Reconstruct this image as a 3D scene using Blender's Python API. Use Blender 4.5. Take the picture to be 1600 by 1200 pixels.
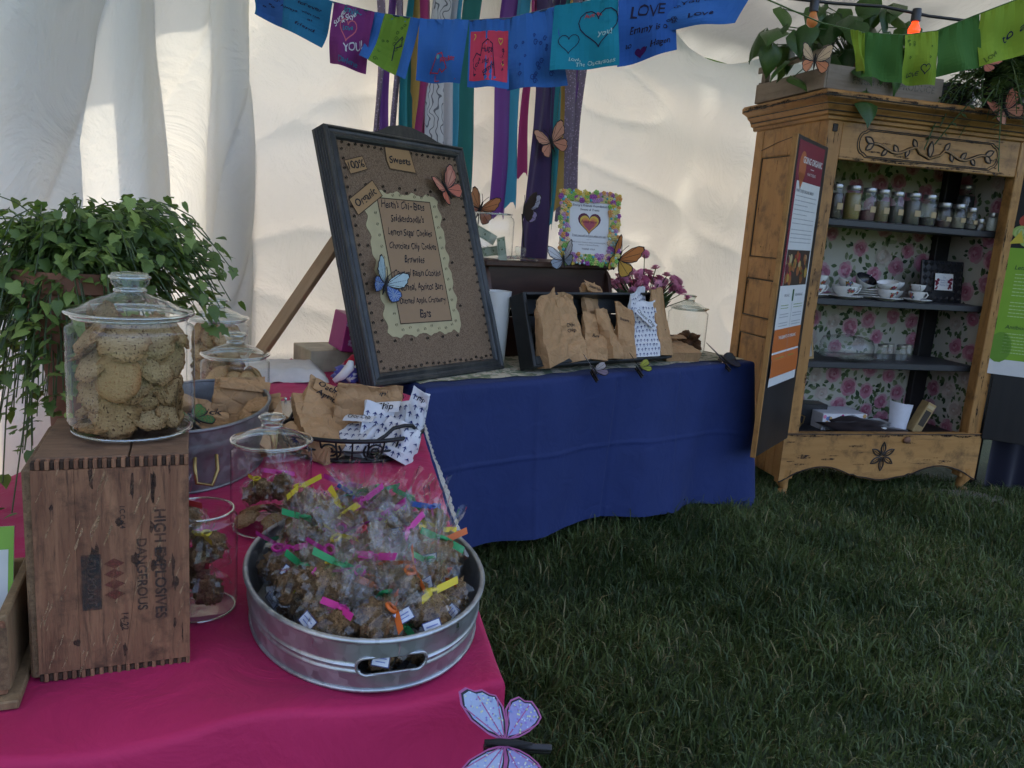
import bpy, math, random
import numpy as np
from mathutils import Matrix, Vector, noise, Euler
for o in list(bpy.data.objects): bpy.data.objects.remove(o, do_unlink=True)
S = bpy.context.scene
COL = S.collection
R = math.radians
PI = math.pi
# ---------------------------------------------------------------- camera
cam = bpy.data.cameras.new('camera'); co = bpy.data.objects.new('camera', cam); COL.objects.link(co)
cam.sensor_width = 36.0; cam.lens = 36.0*1256/1600; cam.clip_start = .02; cam.clip_end = 500
_p, _r = R(11.2), R(4.1)
_f = Vector((0, math.cos(_p), -math.sin(_p))); _u = Vector((0, math.sin(_p), math.cos(_p))); _x = Vector((1, 0, 0))
_R = _x*math.cos(_r)+_u*math.sin(_r); _U = _u*math.cos(_r)-_x*math.sin(_r)
co.matrix_world = Matrix(((_R.x, _U.x, -_f.x, 0), (_R.y, _U.y, -_f.y, 0), (_R.z, _U.z, -_f.z, 1.40), (0, 0, 0, 1)))
S.camera = co
# ---------------------------------------------------------------- light
SUN_AZ, SUN_EL = R(-38), R(46)      # azimuth from +Y towards +X
sd = Vector((math.sin(SUN_AZ)*math.cos(SUN_EL), math.cos(SUN_AZ)*math.cos(SUN_EL), math.sin(SUN_EL)))
w = bpy.data.worlds.new('World'); S.world = w; w.use_nodes = True
_nt = w.node_tree; _bg = _nt.nodes['Background']
_sky = _nt.nodes.new('ShaderNodeTexSky'); _sky.sky_type = 'NISHITA'; _sky.sun_disc = False
_sky.sun_elevation = SUN_EL; _sky.sun_rotation = SUN_AZ; _sky.air_density = .7; _sky.dust_density = 6.0; _sky.ozone_density = .6
_nt.links.new(_sky.outputs[0], _bg.inputs[0]); _bg.inputs[1].default_value = .15
sl = bpy.data.lights.new('sun', 'SUN'); so = bpy.data.objects.new('sun', sl); COL.objects.link(so)
sl.energy = 2.0; sl.angle = R(.6); sl.color = (1, .95, .87)
so.rotation_euler = sd.to_track_quat('Z', 'Y').to_euler(); so.location = sd*30
S.view_settings.view_transform = 'Standard'; S.view_settings.look = 'None'; S.view_settings.gamma = 1
S.view_settings.exposure = 2.5
cy = S.cycles
cy.use_denoising = True; cy.use_adaptive_sampling = True; cy.adaptive_threshold = .025
cy.max_bounces = 8; cy.diffuse_bounces = 3; cy.glossy_bounces = 4; cy.transmission_bounces = 8; cy.transparent_max_bounces = 28
cy.caustics_reflective = False; cy.caustics_refractive = False
cy.sample_clamp_indirect = 6
random.seed(7); np.random.seed(7)
rnd = random.uniform

# ---------------------------------------------------------------- helpers: meshes
def fbm(p, o=3, s=1.0):
    a, t = 1.0, 0.0
    for _ in range(o):
        t += a*noise.noise(p*s); a *= .5; s *= 2.05
    return t
class MB:
    def __init__(self): self.v = []; self.f = []; self.c = []; self.M = None
    def add(self, v, f, M=None, c=None):
        n = len(self.v)
        M = M if M is not None else self.M
        if M is not None: v = [M @ Vector(p) for p in v]
        self.v.extend([tuple(p) for p in v]); self.f.extend([tuple(i+n for i in q) for q in f])
        self.c.extend([c]*len(f)); return self
    def box(self, x0, x1, y0, y1, z0, z1, b=0, M=None, c=None):
        if b <= 0:
            v = [(x, y, z) for x in (x0, x1) for y in (y0, y1) for z in (z0, z1)]
            return self.add(v, [(0,1,3,2),(4,6,7,5),(0,4,5,1),(2,3,7,6),(0,2,6,4),(1,5,7,3)], M, c)
        X, Y, Z = (x0, x1), (y0, y1), (z0, z1); v = []; ix = {}
        for i in (0,1):
            for j in (0,1):
                for k in (0,1):
                    sx, sy, sz = (1-2*i)*b, (1-2*j)*b, (1-2*k)*b
                    for a in range(3):
                        p = [X[i]+sx, Y[j]+sy, Z[k]+sz]; p[a] = (X[i], Y[j], Z[k])[a]
                        ix[(i,j,k,a)] = len(v); v.append(tuple(p))
        f = []
        for i in (0,1):
            f.append([ix[(i,0,0,0)], ix[(i,0,1,0)], ix[(i,1,1,0)], ix[(i,1,0,0)]][::(1 if i == 0 else -1)])
            f.append([ix[(0,i,0,1)], ix[(1,i,0,1)], ix[(1,i,1,1)], ix[(0,i,1,1)]][::(1 if i == 0 else -1)])
            f.append([ix[(0,0,i,2)], ix[(0,1,i,2)], ix[(1,1,i,2)], ix[(1,0,i,2)]][::(1 if i == 0 else -1)])
        for i in (0,1):
            for j in (0,1):
                f.append([ix[(i,j,0,0)], ix[(i,j,1,0)], ix[(i,j,1,1)], ix[(i,j,0,1)]])
                f.append([ix[(i,0,j,0)], ix[(i,1,j,0)], ix[(i,1,j,2)], ix[(i,0,j,2)]])
                f.append([ix[(0,i,j,1)], ix[(1,i,j,1)], ix[(1,i,j,2)], ix[(0,i,j,2)]])
                for k in (0,1): f.append([ix[(i,j,k,0)], ix[(i,j,k,1)], ix[(i,j,k,2)]])
        return self.add(v, f, M, c)
    def tube(self, pts, r, n=8, closed=False, M=None, flat=1.0, c=None):
        P = [Vector(p) for p in pts]; m = len(P); v = []; f = []; N0 = None
        for i in range(m):
            t = (P[(i+1) % m]-P[i-1]) if closed else (P[min(i+1, m-1)]-P[max(i-1, 0)])
            if t.length < 1e-9: t = Vector((0,0,1))
            t.normalize()
            if N0 is None: N0 = t.orthogonal().normalized()
            N0 = (N0-t*N0.dot(t)); N0 = N0.normalized() if N0.length > 1e-6 else t.orthogonal().normalized()
            B = t.cross(N0); rr = r[i] if isinstance(r, (list, tuple)) else r
            for k in range(n):
                a = 2*PI*k/n; v.append(P[i]+N0*math.cos(a)*rr+B*math.sin(a)*rr*flat)
        for i in range(m if closed else m-1):
            for k in range(n):
                f.append((i*n+k, i*n+(k+1) % n, ((i+1) % m)*n+(k+1) % n, ((i+1) % m)*n+k))
        if not closed: f.append(tuple(range(n))[::-1]); f.append(tuple((m-1)*n+k for k in range(n)))
        return self.add(v, f, M, c)
    def lathe(self, prof, n=24, M=None, sx=1.0, sy=1.0, c=None):
        v = []; f = []; m = len(prof)
        for (r, z) in prof:
            for k in range(n):
                a = 2*PI*k/n; v.append((r*math.cos(a)*sx, r*math.sin(a)*sy, z))
        for i in range(m-1):
            for k in range(n): f.append((i*n+k, i*n+(k+1) % n, (i+1)*n+(k+1) % n, (i+1)*n+k))
        if prof[0][0] > 1e-4: pass
        return self.add(v, f, M, c)
    def disc(self, r, z, n=24, M=None, sx=1.0, sy=1.0, c=None):
        return self.add([(r*math.cos(2*PI*k/n)*sx, r*math.sin(2*PI*k/n)*sy, z) for k in range(n)], [tuple(range(n))], M, c)
    def prism(self, poly, z0, z1, M=None, c=None):
        n = len(poly); v = [(x, y, z0) for x, y in poly]+[(x, y, z1) for x, y in poly]
        f = [tuple(range(n))[::-1], tuple(range(n, 2*n))]+[(i, (i+1) % n, n+(i+1) % n, n+i) for i in range(n)]
        return self.add(v, f, M, c)
    def grid(self, fn, nu, nv, M=None, closed=False, c=None):
        v = [fn(i/nu, j/nv) for j in range(nv+1) for i in range(nu+(0 if closed else 1))]
        w_ = nu if closed else nu+1
        f = [(j*w_+i, j*w_+(i+1) % w_, (j+1)*w_+(i+1) % w_, (j+1)*w_+i) for j in range(nv) for i in range(nu)]
        return self.add(v, f, M, c)
    def blob(self, ctr, r, sub=2, amp=.2, fr=2.0, seed=0, sc=(1,1,1), M=None, c=None):
        v, f = ICO[sub]; off = Vector((seed*3.1, seed*1.7, seed*.9)); out = []
        for p in v:
            d = 1+amp*fbm(p*fr+off, 3)
            out.append((ctr[0]+p.x*r*d*sc[0], ctr[1]+p.y*r*d*sc[1], ctr[2]+p.z*r*d*sc[2]))
        return self.add(out, f, M, c)
    def mesh(self, name, mat=None, smooth=40):
        me = bpy.data.meshes.new(name); me.from_pydata(self.v, [], self.f)
        if any(x is not None for x in self.c):
            at = me.color_attributes.new('Col', 'FLOAT_COLOR', 'CORNER')
            L = []
            for q, c in zip(self.f, self.c): L.extend((tuple(c or (1,1,1))+(1.0,))*len(q))
            at.data.foreach_set('color', L)
        if mat is not None: me.materials.append(mat)
        if smooth:
            me.polygons.foreach_set('use_smooth', [True]*len(me.polygons))
            if smooth < 180: me.set_sharp_from_angle(angle=R(smooth))
        me.update(); return me
    def build(self, name, mat, parent=None, smooth=40, M=None, **k):
        return obj(name, self.mesh(name, mat, smooth), parent, M, **k)
def _ico():
    import bmesh
    d = {}
    for s in (1, 2, 3, 4):
        b = bmesh.new(); bmesh.ops.create_icosphere(b, subdivisions=s, radius=1)
        d[s] = ([v.co.copy() for v in b.verts], [tuple(v.index for v in f.verts) for f in b.faces]); b.free()
    return d
ICO = _ico()
def obj(name, me, parent=None, M=None, label=None, cat=None, group=None, kind=None):
    o = bpy.data.objects.new(name, me); COL.objects.link(o)
    if parent is not None: o.parent = parent
    if M is not None: o.matrix_local = M
    return tag(o, label, cat, group, kind)
def tag(o, label=None, cat=None, group=None, kind=None):
    if label: o['label'] = label
    if cat: o['category'] = cat
    if group: o['group'] = group
    if kind: o['kind'] = kind
    return o
def thing(name, label, cat, loc=(0,0,0), rz=0.0, group=None, rot=None):
    o = obj(name, None, None, None, label, cat, group); o.location = loc
    o.rotation_euler = rot if rot is not None else (0, 0, rz); return o
def T(x=0, y=0, z=0, rx=0, ry=0, rz=0, s=1.0):
    M = Matrix.Translation((x, y, z)) @ Euler((rx, ry, rz)).to_matrix().to_4x4()
    if not isinstance(s, (int, float)): return M @ Matrix.Diagonal((s[0], s[1], s[2], 1))
    return M @ Matrix.Scale(s, 4)
def basis(o, x, y, z):
    return Matrix(((x[0], y[0], z[0], o[0]), (x[1], y[1], z[1], o[1]), (x[2], y[2], z[2], o[2]), (0, 0, 0, 1)))

# ---------------------------------------------------------------- helpers: materials
class G:
    def __init__(self, name):
        self.m = bpy.data.materials.new(name); self.m.use_nodes = True; self.t = self.m.node_tree; self.t.nodes.clear()
        self.out = self.t.nodes.new('ShaderNodeOutputMaterial')
    def __call__(self, typ, inp=None, **pr):
        n = self.t.nodes.new('ShaderNode'+typ)
        for k, v in pr.items(): setattr(n, k, v)
        for k, v in (inp or {}).items():
            s = n.inputs[k]
            if isinstance(v, bpy.types.Node): v = v.outputs[0]
            if isinstance(v, bpy.types.NodeSocket): self.t.links.new(v, s)
            else: s.default_value = (tuple(v)+(1,) if isinstance(v, tuple) and len(v) == 3 and s.type == 'RGBA' else v)
        return n
    def co(self, scale=(1,1,1), gen=False, rot=(0,0,0)):
        tc = self('TexCoord')
        return self('Mapping', {'Vector': tc.outputs['Generated' if gen else 'Object'], 'Scale': scale, 'Rotation': rot}).outputs[0]
    def noise(self, vec, scale, detail=4, rough=.55, dist=0):
        return self('TexNoise', {'Vector': vec, 'Scale': scale, 'Detail': detail, 'Roughness': rough, 'Distortion': dist}).outputs['Fac']
    def ramp(self, fac, *st):
        n = self('ValToRGB', {'Fac': fac}); e = n.color_ramp.elements
        while len(e) < len(st): e.new(.5)
        for i, (p, c) in enumerate(st):
            e[i].position = p; e[i].color = (tuple(c)+(1,)) if isinstance(c, (tuple, list)) else (c, c, c, 1)
        return n.outputs[0]
    def mix(self, fac, a, b, mode='MIX'):
        n = self('MixRGB', {'Fac': fac, 'Color1': a, 'Color2': b}, blend_type=mode); return n.outputs[0]
    def math(self, op, a, b=0.0):
        return self('Math', {0: a, 1: b}, operation=op).outputs[0]
    def bump(self, h, s=.3, d=.01, nrm=None):
        i = {'Height': h, 'Strength': s, 'Distance': d}
        if nrm is not None: i['Normal'] = nrm
        return self('Bump', i).outputs[0]
    def pbr(self, **k):
        i = {n.replace('_', ' '): v for n, v in k.items()}
        return self('BsdfPrincipled', i).outputs[0]
    def end(self, sh):
        self.t.links.new(sh, self.out.inputs['Surface']); return self.m
def plain(name, col, rough=.6, metal=0.0, var=.12, scale=30, bump=.1, spec=.5):
    g = G(name); v = g.co(); n = g.noise(v, scale)
    a = tuple(c*(1-var) for c in col); b = tuple(min(1, c*(1+var)) for c in col)
    return g.end(g.pbr(Base_Color=g.mix(n, a, b), Roughness=rough, Metallic=metal, Normal=g.bump(g.noise(v, scale*4), bump, .002), Specular_IOR_Level=spec))
def wood(name, c1, c2, dark=(.02,.014,.01), grain=(1,1,.06), scale=14, wear=.35, rough=.6, bump=.35, bs=7):
    g = G(name); v = g.co(grain)
    oi = g('ObjectInfo').outputs['Random']
    v2 = g('VectorMath', {0: v, 1: g('CombineXYZ', {'X': g.math('MULTIPLY', oi, 7.0), 'Y': oi}).outputs[0]}, operation='ADD').outputs[0]
    n1 = g.noise(v2, scale, 6, .65, .6); n2 = g.noise(v2, scale*6, 3, .6)
    big = g.noise(g.co(), bs, 5, .7)
    col = g.mix(g.ramp(n1, (.3, 0.0), (.7, 1.0)), c1, c2)
    col = g.mix(g.math('MULTIPLY', n2, .35), col, tuple(c*.45 for c in c1))
    d = g.ramp(big, (.50, 0.0), (.68, 1.0))
    d2 = g.ramp(g.noise(v2, scale*2.2, 5, .7), (.55, 0.0), (.75, 1.0))
    col = g.mix(g.math('MULTIPLY', g.math('MAXIMUM', g.math('MULTIPLY', d, .7), d2), wear), col, dark)
    col = g.mix(g.math('MULTIPLY', g.math('SUBTRACT', oi, .5), .35), col, c2, 'MULTIPLY')
    return g.end(g.pbr(Base_Color=col, Roughness=rough, Normal=g.bump(g.mix(.5, n1, n2), bump, .003), Specular_IOR_Level=.35))
def cloth(name, col, weave=900, rough=.8, sheen=.3, var=.06, crease=.0, spec=.2):
    g = G(name); v = g.co(); n = g.noise(v, 6, 3)
    wv = g.noise(g.co((1, 1, .3)), weave, 1)
    c = g.mix(n, tuple(x*(1-var) for x in col), tuple(min(1, x*(1+var)) for x in col))
    nb = g.bump(wv, .12, .0006)
    if crease: nb = g.bump(g.noise(v, 9, 5, .55, .8), crease, .02, nb)
    return g.end(g.pbr(Base_Color=c, Roughness=rough, Sheen_Weight=sheen, Sheen_Roughness=.4, Normal=nb, Specular_IOR_Level=spec))
def glassy(name, tint=(.985,.993,.99), edge=(.36,.41,.40), refl=.9, bump=0, bscale=60, rough=.0, base=.05, pw=3.5):
    # thin blown glass / film: clear face-on, denser and mirror-like towards grazing angles (Fresnel)
    g = G(name); lw = g('LayerWeight', {'Blend': .35})
    nrm = {}
    if bump:
        b = g.bump(g.noise(g.co(), bscale, 3, .5, 1.5), bump, .01); nrm = {'Normal': b}
        g.t.links.new(b, lw.inputs['Normal'])
    tr = g('BsdfTransparent', {'Color': g.mix(g.ramp(lw.outputs['Facing'], (.50, 0.0), (.97, 1.0)), tint, edge)})
    gl = g('BsdfGlossy', dict({'Color': (1,1,1), 'Roughness': rough}, **nrm))
    f = g.math('MINIMUM', g.math('MULTIPLY', g.math('ADD', g.math('POWER', lw.outputs['Facing'], pw), base), refl), 1.0)
    return g.end(g('MixShader', {0: f, 1: tr.outputs[0], 2: gl.outputs[0]}).outputs[0])
def leafmat(name, a, b, trans=.3, rough=.45):
    g = G(name); oi = g('ObjectInfo').outputs['Random']; n = g.noise(g.co(), 18, 3)
    n = g.ramp(g.math('ADD', g.math('MULTIPLY', oi, .5), g.math('MULTIPLY', n, .6)), (.25, 0.0), (.8, 1.0))
    c = g.mix(n, a, b)
    p = g.pbr(Base_Color=c, Roughness=rough, Normal=g.bump(g.noise(g.co(), 120, 2), .2, .002), Specular_IOR_Level=.4)
    t = g('BsdfTranslucent', {'Color': g.mix(.5, c, (.25,.4,.05))})
    return g.end(g('MixShader', {0: trans, 1: p, 2: t.outputs[0]}).outputs[0])
def printmat(name, rough=.6, spec=.3, cloth=False, var=.1):
    g = G(name); c = g('Attribute', attribute_name='Col').outputs['Color']; v = g.co()
    c = g.mix(g.math('MULTIPLY', g.noise(v, 25, 4), var*2), c, (.5,.5,.5), 'MULTIPLY')
    nb = g.bump(g.noise(v, 700 if cloth else 90, 2), .12, .001)
    return g.end(g.pbr(Base_Color=c, Roughness=rough, Specular_IOR_Level=spec, Normal=nb))
MATS = {}
def mat(k, fn=None):
    if k not in MATS: MATS[k] = fn()
    return MATS[k]

# ---------------------------------------------------------------- helpers: flat print (lettering, posters, patterns)
_TX = {}
def text2d(s, bold=.0, spacing=1.0):
    k = (s, bold, spacing)
    if k not in _TX:
        cu = bpy.data.curves.new('lettering', 'FONT'); cu.body = s; cu.size = 1; cu.align_x = 'CENTER'; cu.align_y = 'CENTER'
        cu.offset = bold; cu.space_character = spacing; cu.resolution_u = 3
        ob = bpy.data.objects.new('lettering', cu); COL.objects.link(ob)
        dg = bpy.context.evaluated_depsgraph_get(); dg.update()
        me = bpy.data.meshes.new_from_object(ob.evaluated_get(dg))
        _TX[k] = ([(v.co.x, v.co.y) for v in me.vertices], [tuple(p.vertices) for p in me.polygons])
        bpy.data.objects.remove(ob); bpy.data.curves.remove(cu); bpy.data.meshes.remove(me)
    return _TX[k]
class Print:
    """collects coloured 2-D shapes (u, v, layer) and maps them onto a surface"""
    def __init__(self): self.mb = MB()
    def poly(self, pts, col, L=1): self.mb.add([(x, y, L) for x, y in pts], [tuple(range(len(pts)))], None, col); return self
    def rect(self, x0, y0, x1, y1, col, L=1, n=1):
        if n == 1: return self.poly([(x0,y0),(x1,y0),(x1,y1),(x0,y1)], col, L)
        self.mb.grid(lambda a, b: (x0+(x1-x0)*a, y0+(y1-y0)*b, L), n, n, None, False, col); return self
    def disc(self, x, y, r, col, L=1, n=12, ry=None, rot=0.0):
        ry = ry or r; c, s_ = math.cos(rot), math.sin(rot); p = []
        for k in range(n):
            a = 2*PI*k/n; px, py = r*math.cos(a), ry*math.sin(a); p.append((x+px*c-py*s_, y+px*s_+py*c))
        return self.poly(p, col, L)
    def line(self, pts, wd, col, L=2):
        for (x0, y0), (x1, y1) in zip(pts[:-1], pts[1:]):
            dx, dy = x1-x0, y1-y0; l = math.hypot(dx, dy) or 1e-6; nx, ny = -dy/l*wd/2, dx/l*wd/2
            ex, ey = dx/l*wd*.3, dy/l*wd*.3
            self.poly([(x0-ex-nx, y0-ey-ny), (x1+ex-nx, y1+ey-ny), (x1+ex+nx, y1+ey+ny), (x0-ex+nx, y0-ey+ny)], col, L)
        return self
    def text(self, s, x, y, size, col, L=2, bold=.0, shear=0.0, wob=0.0, rot=0.0, spacing=1.0, width=None, left=False, sx=1.0):
        v, f = text2d(s, bold, spacing)
        if not v: return self
        w0, w1 = min(p[0] for p in v), max(p[0] for p in v)
        k = size if width is None else width/(w1-w0)
        kx = k*sx; c, s_ = math.cos(rot), math.sin(rot); ox = -w0*kx if left else 0; out = []; ph = (hash(len(s))+ord(s[0])) % 7
        for (a, b) in v:
            a2 = a*kx+ox+b*k*shear + wob*k*.05*math.sin(a*9+ph); b2 = b*k + wob*k*(.07*math.sin(a*5+ph)+.04*math.sin(a*11))
            out.append((x+a2*c-b2*s_, y+a2*s_+b2*c, L))
        self.mb.add(out, f, None, col); return self
    def heart(self, x, y, r, col, L=2, n=28, rot=0.0):
        p = []
        for k in range(n):
            t = 2*PI*k/n; a = 16*math.sin(t)**3/16; b = (13*math.cos(t)-5*math.cos(2*t)-2*math.cos(3*t)-math.cos(4*t))/16
            p.append((x+r*(a*math.cos(rot)-b*math.sin(rot)), y+r*(a*math.sin(rot)+b*math.cos(rot))))
        return self.poly(p, col, L)
    def heartline(self, x, y, r, wd, col, L=2, n=24, rot=0.0):
        p = []
        for k in range(n+1):
            t = 2*PI*k/n; a = 16*math.sin(t)**3/16; b = (13*math.cos(t)-5*math.cos(2*t)-2*math.cos(3*t)-math.cos(4*t))/16
            p.append((x+r*(a*math.cos(rot)-b*math.sin(rot)), y+r*(a*math.sin(rot)+b*math.cos(rot))))
        return self.line(p, wd, col, L)
    def build(self, name, m, fn, parent=None, smooth=0, **k):
        self.mb.v = [tuple(fn(*p)) for p in self.mb.v]
        return self.mb.build(name, m, parent, smooth, **k)
def flat(M=None, step=.0004):
    """print frame: u right, v up, in the XZ plane of the parent, facing -Y"""
    if M is None: return lambda u, v, L: (u, -L*step, v)
    return lambda u, v, L: tuple(M @ Vector((u, -L*step, v)))
PRN = printmat('printed_paper'); PRNC = printmat('printed_cloth', .85, .15, True)
# ================================================================ SETTING: ground, lawn, tent, trees
def m_ground():
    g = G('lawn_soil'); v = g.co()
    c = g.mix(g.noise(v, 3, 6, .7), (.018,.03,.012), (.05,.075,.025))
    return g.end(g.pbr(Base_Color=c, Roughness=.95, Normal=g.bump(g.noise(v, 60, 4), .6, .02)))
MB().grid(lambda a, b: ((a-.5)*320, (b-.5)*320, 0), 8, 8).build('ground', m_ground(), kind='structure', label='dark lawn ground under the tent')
def m_blade():
    g = G('grass_blade'); c = g('Attribute', attribute_name='Col').outputs['Color']
    p = g.pbr(Base_Color=c, Roughness=.5, Specular_IOR_Level=.35)
    t = g('BsdfTranslucent', {'Color': c})
    return g.end(g('MixShader', {0: .25, 1: p, 2: t.outputs[0]}).outputs[0])
def lawn():
    rs = np.random.RandomState(3); n = 120000
    x = rs.uniform(-.25, 3.3, n); y = .75+4.15*rs.uniform(0, 1, n)**1.15
    clump = np.array([noise.noise(Vector((a*2.2, b*2.2, 0)))+.6*noise.noise(Vector((a*7, b*7, 4))) for a, b in zip(x[::8], y[::8])]).repeat(8)[:n]
    # blades of a tuft share a place and a lean
    tx = x[::8].repeat(8)[:n]+rs.normal(0, .028, n); ty = y[::8].repeat(8)[:n]+rs.normal(0, .028, n)
    h = (.042+.05*rs.uniform(0, 1, n)+.028*clump)*np.where(rs.uniform(0, 1, n) > .94, 1.5, 1.0)
    patch = np.array([noise.noise(Vector((a*.8, b*.8, 9)))+.4*noise.noise(Vector((a*2.4, b*2.4, 2))) for a, b in zip(x[::8], y[::8])]).repeat(8)[:n]; h *= np.clip(1+.75*patch, .45, 1.4)
    la = (rs.uniform(0, 2*PI, n//8+1).repeat(8)[:n])+rs.normal(0, .9, n); lean = rs.uniform(.2, 1.25, n)*h
    wd = rs.uniform(.0016, .0034, n); wa = rs.uniform(0, PI, n)
    cx, cyy = np.cos(wa)*wd, np.sin(wa)*wd; lx, ly = np.cos(la)*lean, np.sin(la)*lean
    V = np.zeros((n, 5, 3), np.float32)
    V[:, 0] = np.stack([tx-cx, ty-cyy, 0*tx], 1); V[:, 1] = np.stack([tx+cx, ty+cyy, 0*tx], 1)
    hm = h*.62
    V[:, 2] = np.stack([tx+lx*.35-cx*.8, ty+ly*.35-cyy*.8, hm], 1); V[:, 3] = np.stack([tx+lx*.35+cx*.8, ty+ly*.35+cyy*.8, hm], 1)
    V[:, 4] = np.stack([tx+lx, ty+ly, np.maximum(h-lean*.35, .008)], 1)
    base = np.arange(n)*5
    Fq = np.stack([base, base+1, base+3, base+2], 1); Ft = np.stack([base+2, base+3, base+4], 1)
    me = bpy.data.meshes.new('grass'); me.vertices.add(n*5); me.vertices.foreach_set('co', V.ravel())
    loops = np.concatenate([Fq.ravel(), Ft.ravel()]).astype(np.int32); me.loops.add(len(loops)); me.loops.foreach_set('vertex_index', loops)
    me.polygons.add(2*n); st = np.concatenate([np.arange(n)*4, n*4+np.arange(n)*3]).astype(np.int32)
    me.polygons.foreach_set('loop_start', st); me.update(calc_edges=True)
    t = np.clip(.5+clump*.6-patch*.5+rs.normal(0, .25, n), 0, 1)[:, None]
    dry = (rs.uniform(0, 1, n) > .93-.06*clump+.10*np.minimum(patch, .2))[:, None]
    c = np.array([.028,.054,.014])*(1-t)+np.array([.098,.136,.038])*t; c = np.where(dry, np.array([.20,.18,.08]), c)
    c4 = np.concatenate([c, np.ones((n, 1))], 1).astype(np.float32)
    at = me.color_attributes.new('Col', 'FLOAT_COLOR', 'POINT'); at.data.foreach_set('color', c4.repeat(5, 0).ravel())
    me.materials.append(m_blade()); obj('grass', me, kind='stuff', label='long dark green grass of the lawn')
lawn()

def m_tent(name, tr, col, tcol):
    g = G(name); v = g.co()
    st = g.ramp(g.noise(g.co((1,1,.25)), 1.3, 5, .6), (.35, 0.0), (.75, 1.0))
    wn = g.noise(v, 2.2, 5, .6, 1.2); fi = g.noise(v, 14, 4, .6)
    vo = g('TexVoronoi', {'Vector': g('VectorMath', {0: v, 1: g('TexNoise', {'Vector': v, 'Scale': 1.4}).outputs['Color']}, operation='ADD').outputs[0], 'Scale': 2.6}, feature='DISTANCE_TO_EDGE').outputs['Distance']
    cr = g.ramp(vo, (0.0, 0.0), (.06, 1.0))
    h = g.math('ADD', g.math('ADD', wn, g.math('MULTIPLY', fi, .12)), g.math('MULTIPLY', cr, .018))
    nb = g.bump(h, .6, .05)
    c = g.mix(g.math('MULTIPLY', st, .5), col, tuple(x*.88 for x in col)); t = g.mix(g.math('MULTIPLY', st, .6), tcol, tuple(x*.82 for x in tcol))
    d = g('BsdfDiffuse', {'Color': c, 'Normal': nb}); l = g('BsdfTranslucent', {'Color': t, 'Normal': nb})
    return g.end(g('MixShader', {0: tr, 1: d.outputs[0], 2: l.outputs[0]}).outputs[0])
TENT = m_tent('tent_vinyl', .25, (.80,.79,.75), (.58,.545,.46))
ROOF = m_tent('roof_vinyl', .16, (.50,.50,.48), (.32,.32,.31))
tent = thing('tent', 'white vinyl marquee tent with creased sunlit walls around the stalls', 'tent', (-1.25, 3.69, 0))
A = Vector((-1.25, 3.69, 0)); DW = Vector((.777, .629, 0)); NW = Vector((-.629, .777, 0))
DL = Vector((-.2226, -.975, 0)); NL = Vector((-.975, .2226, 0))
def ridge(p, s): return 1-abs(noise.noise(p*s))*2
def back_wall(u, v):
    s = u*8.2-.25; dip = .14*max(0, math.sin(PI*min(1, max(0, (s-2.62)/1.12))))
    z = .01+v*(2.70-dip-.01)
    p = Vector((s, z*1.0, 1.3))
    d = .022*fbm(Vector((s*.7, z*.9, 0)), 3)+.026*max(0, ridge(Vector((s*.55+z*.35, z*1.3, 7)), 1.7))**5+.018*max(0, ridge(Vector((s*.9-z*.6, z*.8, 3)), 1.3))**6
    d += .016*v*v*math.sin(z*15+1.2*math.sin(s*1.3)+s*.8)*max(0, min(1, (s-1.6)/1.5))
    q = DW*s+NW*(d+.05*math.sin(v*PI)); return (q.x, q.y, z)
MB().grid(back_wall, 420, 130).build('back_wall', TENT, tent, 180)
def panel(q0, q1, inset, slant, seed, n=70):
    def fn(u, v):
        z = .01+v*2.75; e = (1-u)**3
        q = q0+slant(z)*e+(q1-q0)*u
        fold = .035*math.sin(u*7+seed)*(.4+.6*v)+.02*math.sin(u*15+seed*2+z*.9)
        d = inset-fold-.015*fbm(Vector((q*1.2, z*.9, seed)), 3)-.03*max(0, ridge(Vector((q*.9-z*.5, z*.6+q, seed)), 1.6))**5-.02*max(0, ridge(Vector((q*1.6+z*.9, z*.5, seed+4)), 1.2))**6
        d -= .03*math.exp(-(u/.05)**2)
        p = DL*q-NL*d; return (p.x, p.y, z)
    MB().grid(fn, n*2, 120).build('side_wall', TENT, tent, 180)
panel(-.03, .86, .03, lambda z: -.07*max(0, min(1, (2.15-z)/.5)) if z < 2.2 else .0, 1.0)
panel(.60, 1.40, .085, lambda z: .03*(z-1.2), 2.3)
panel(1.10, 5.2, .15, lambda z: -.30*max(0, min(1, (z-1.55)/.9)), 3.1, 160)
RH = 2.70
def roof(u, v):
    s = -3+u*13; d = -.25+v*4.0; z = RH+.03+(d*.36 if d < 3.2 else (3.2*.36-(d-3.2)*.2))+.03*math.sin(s*2.1)*math.sin(max(0, d)*.9)
    q = DW*s-NW*d; return (q.x, q.y, z)
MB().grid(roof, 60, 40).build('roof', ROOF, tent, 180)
g_ = MB()
for s_, d_ in ((-.12, .02), (6.4, .06)):
    q = DW*s_-NW*d_; g_.tube([(q.x, q.y, 0), (q.x, q.y, 2.72)], .024, 12)
    g_.build('pole', mat('pole', lambda: plain('pole_metal', (.5,.5,.5), .4, .8)), tent); g_ = MB()

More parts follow.
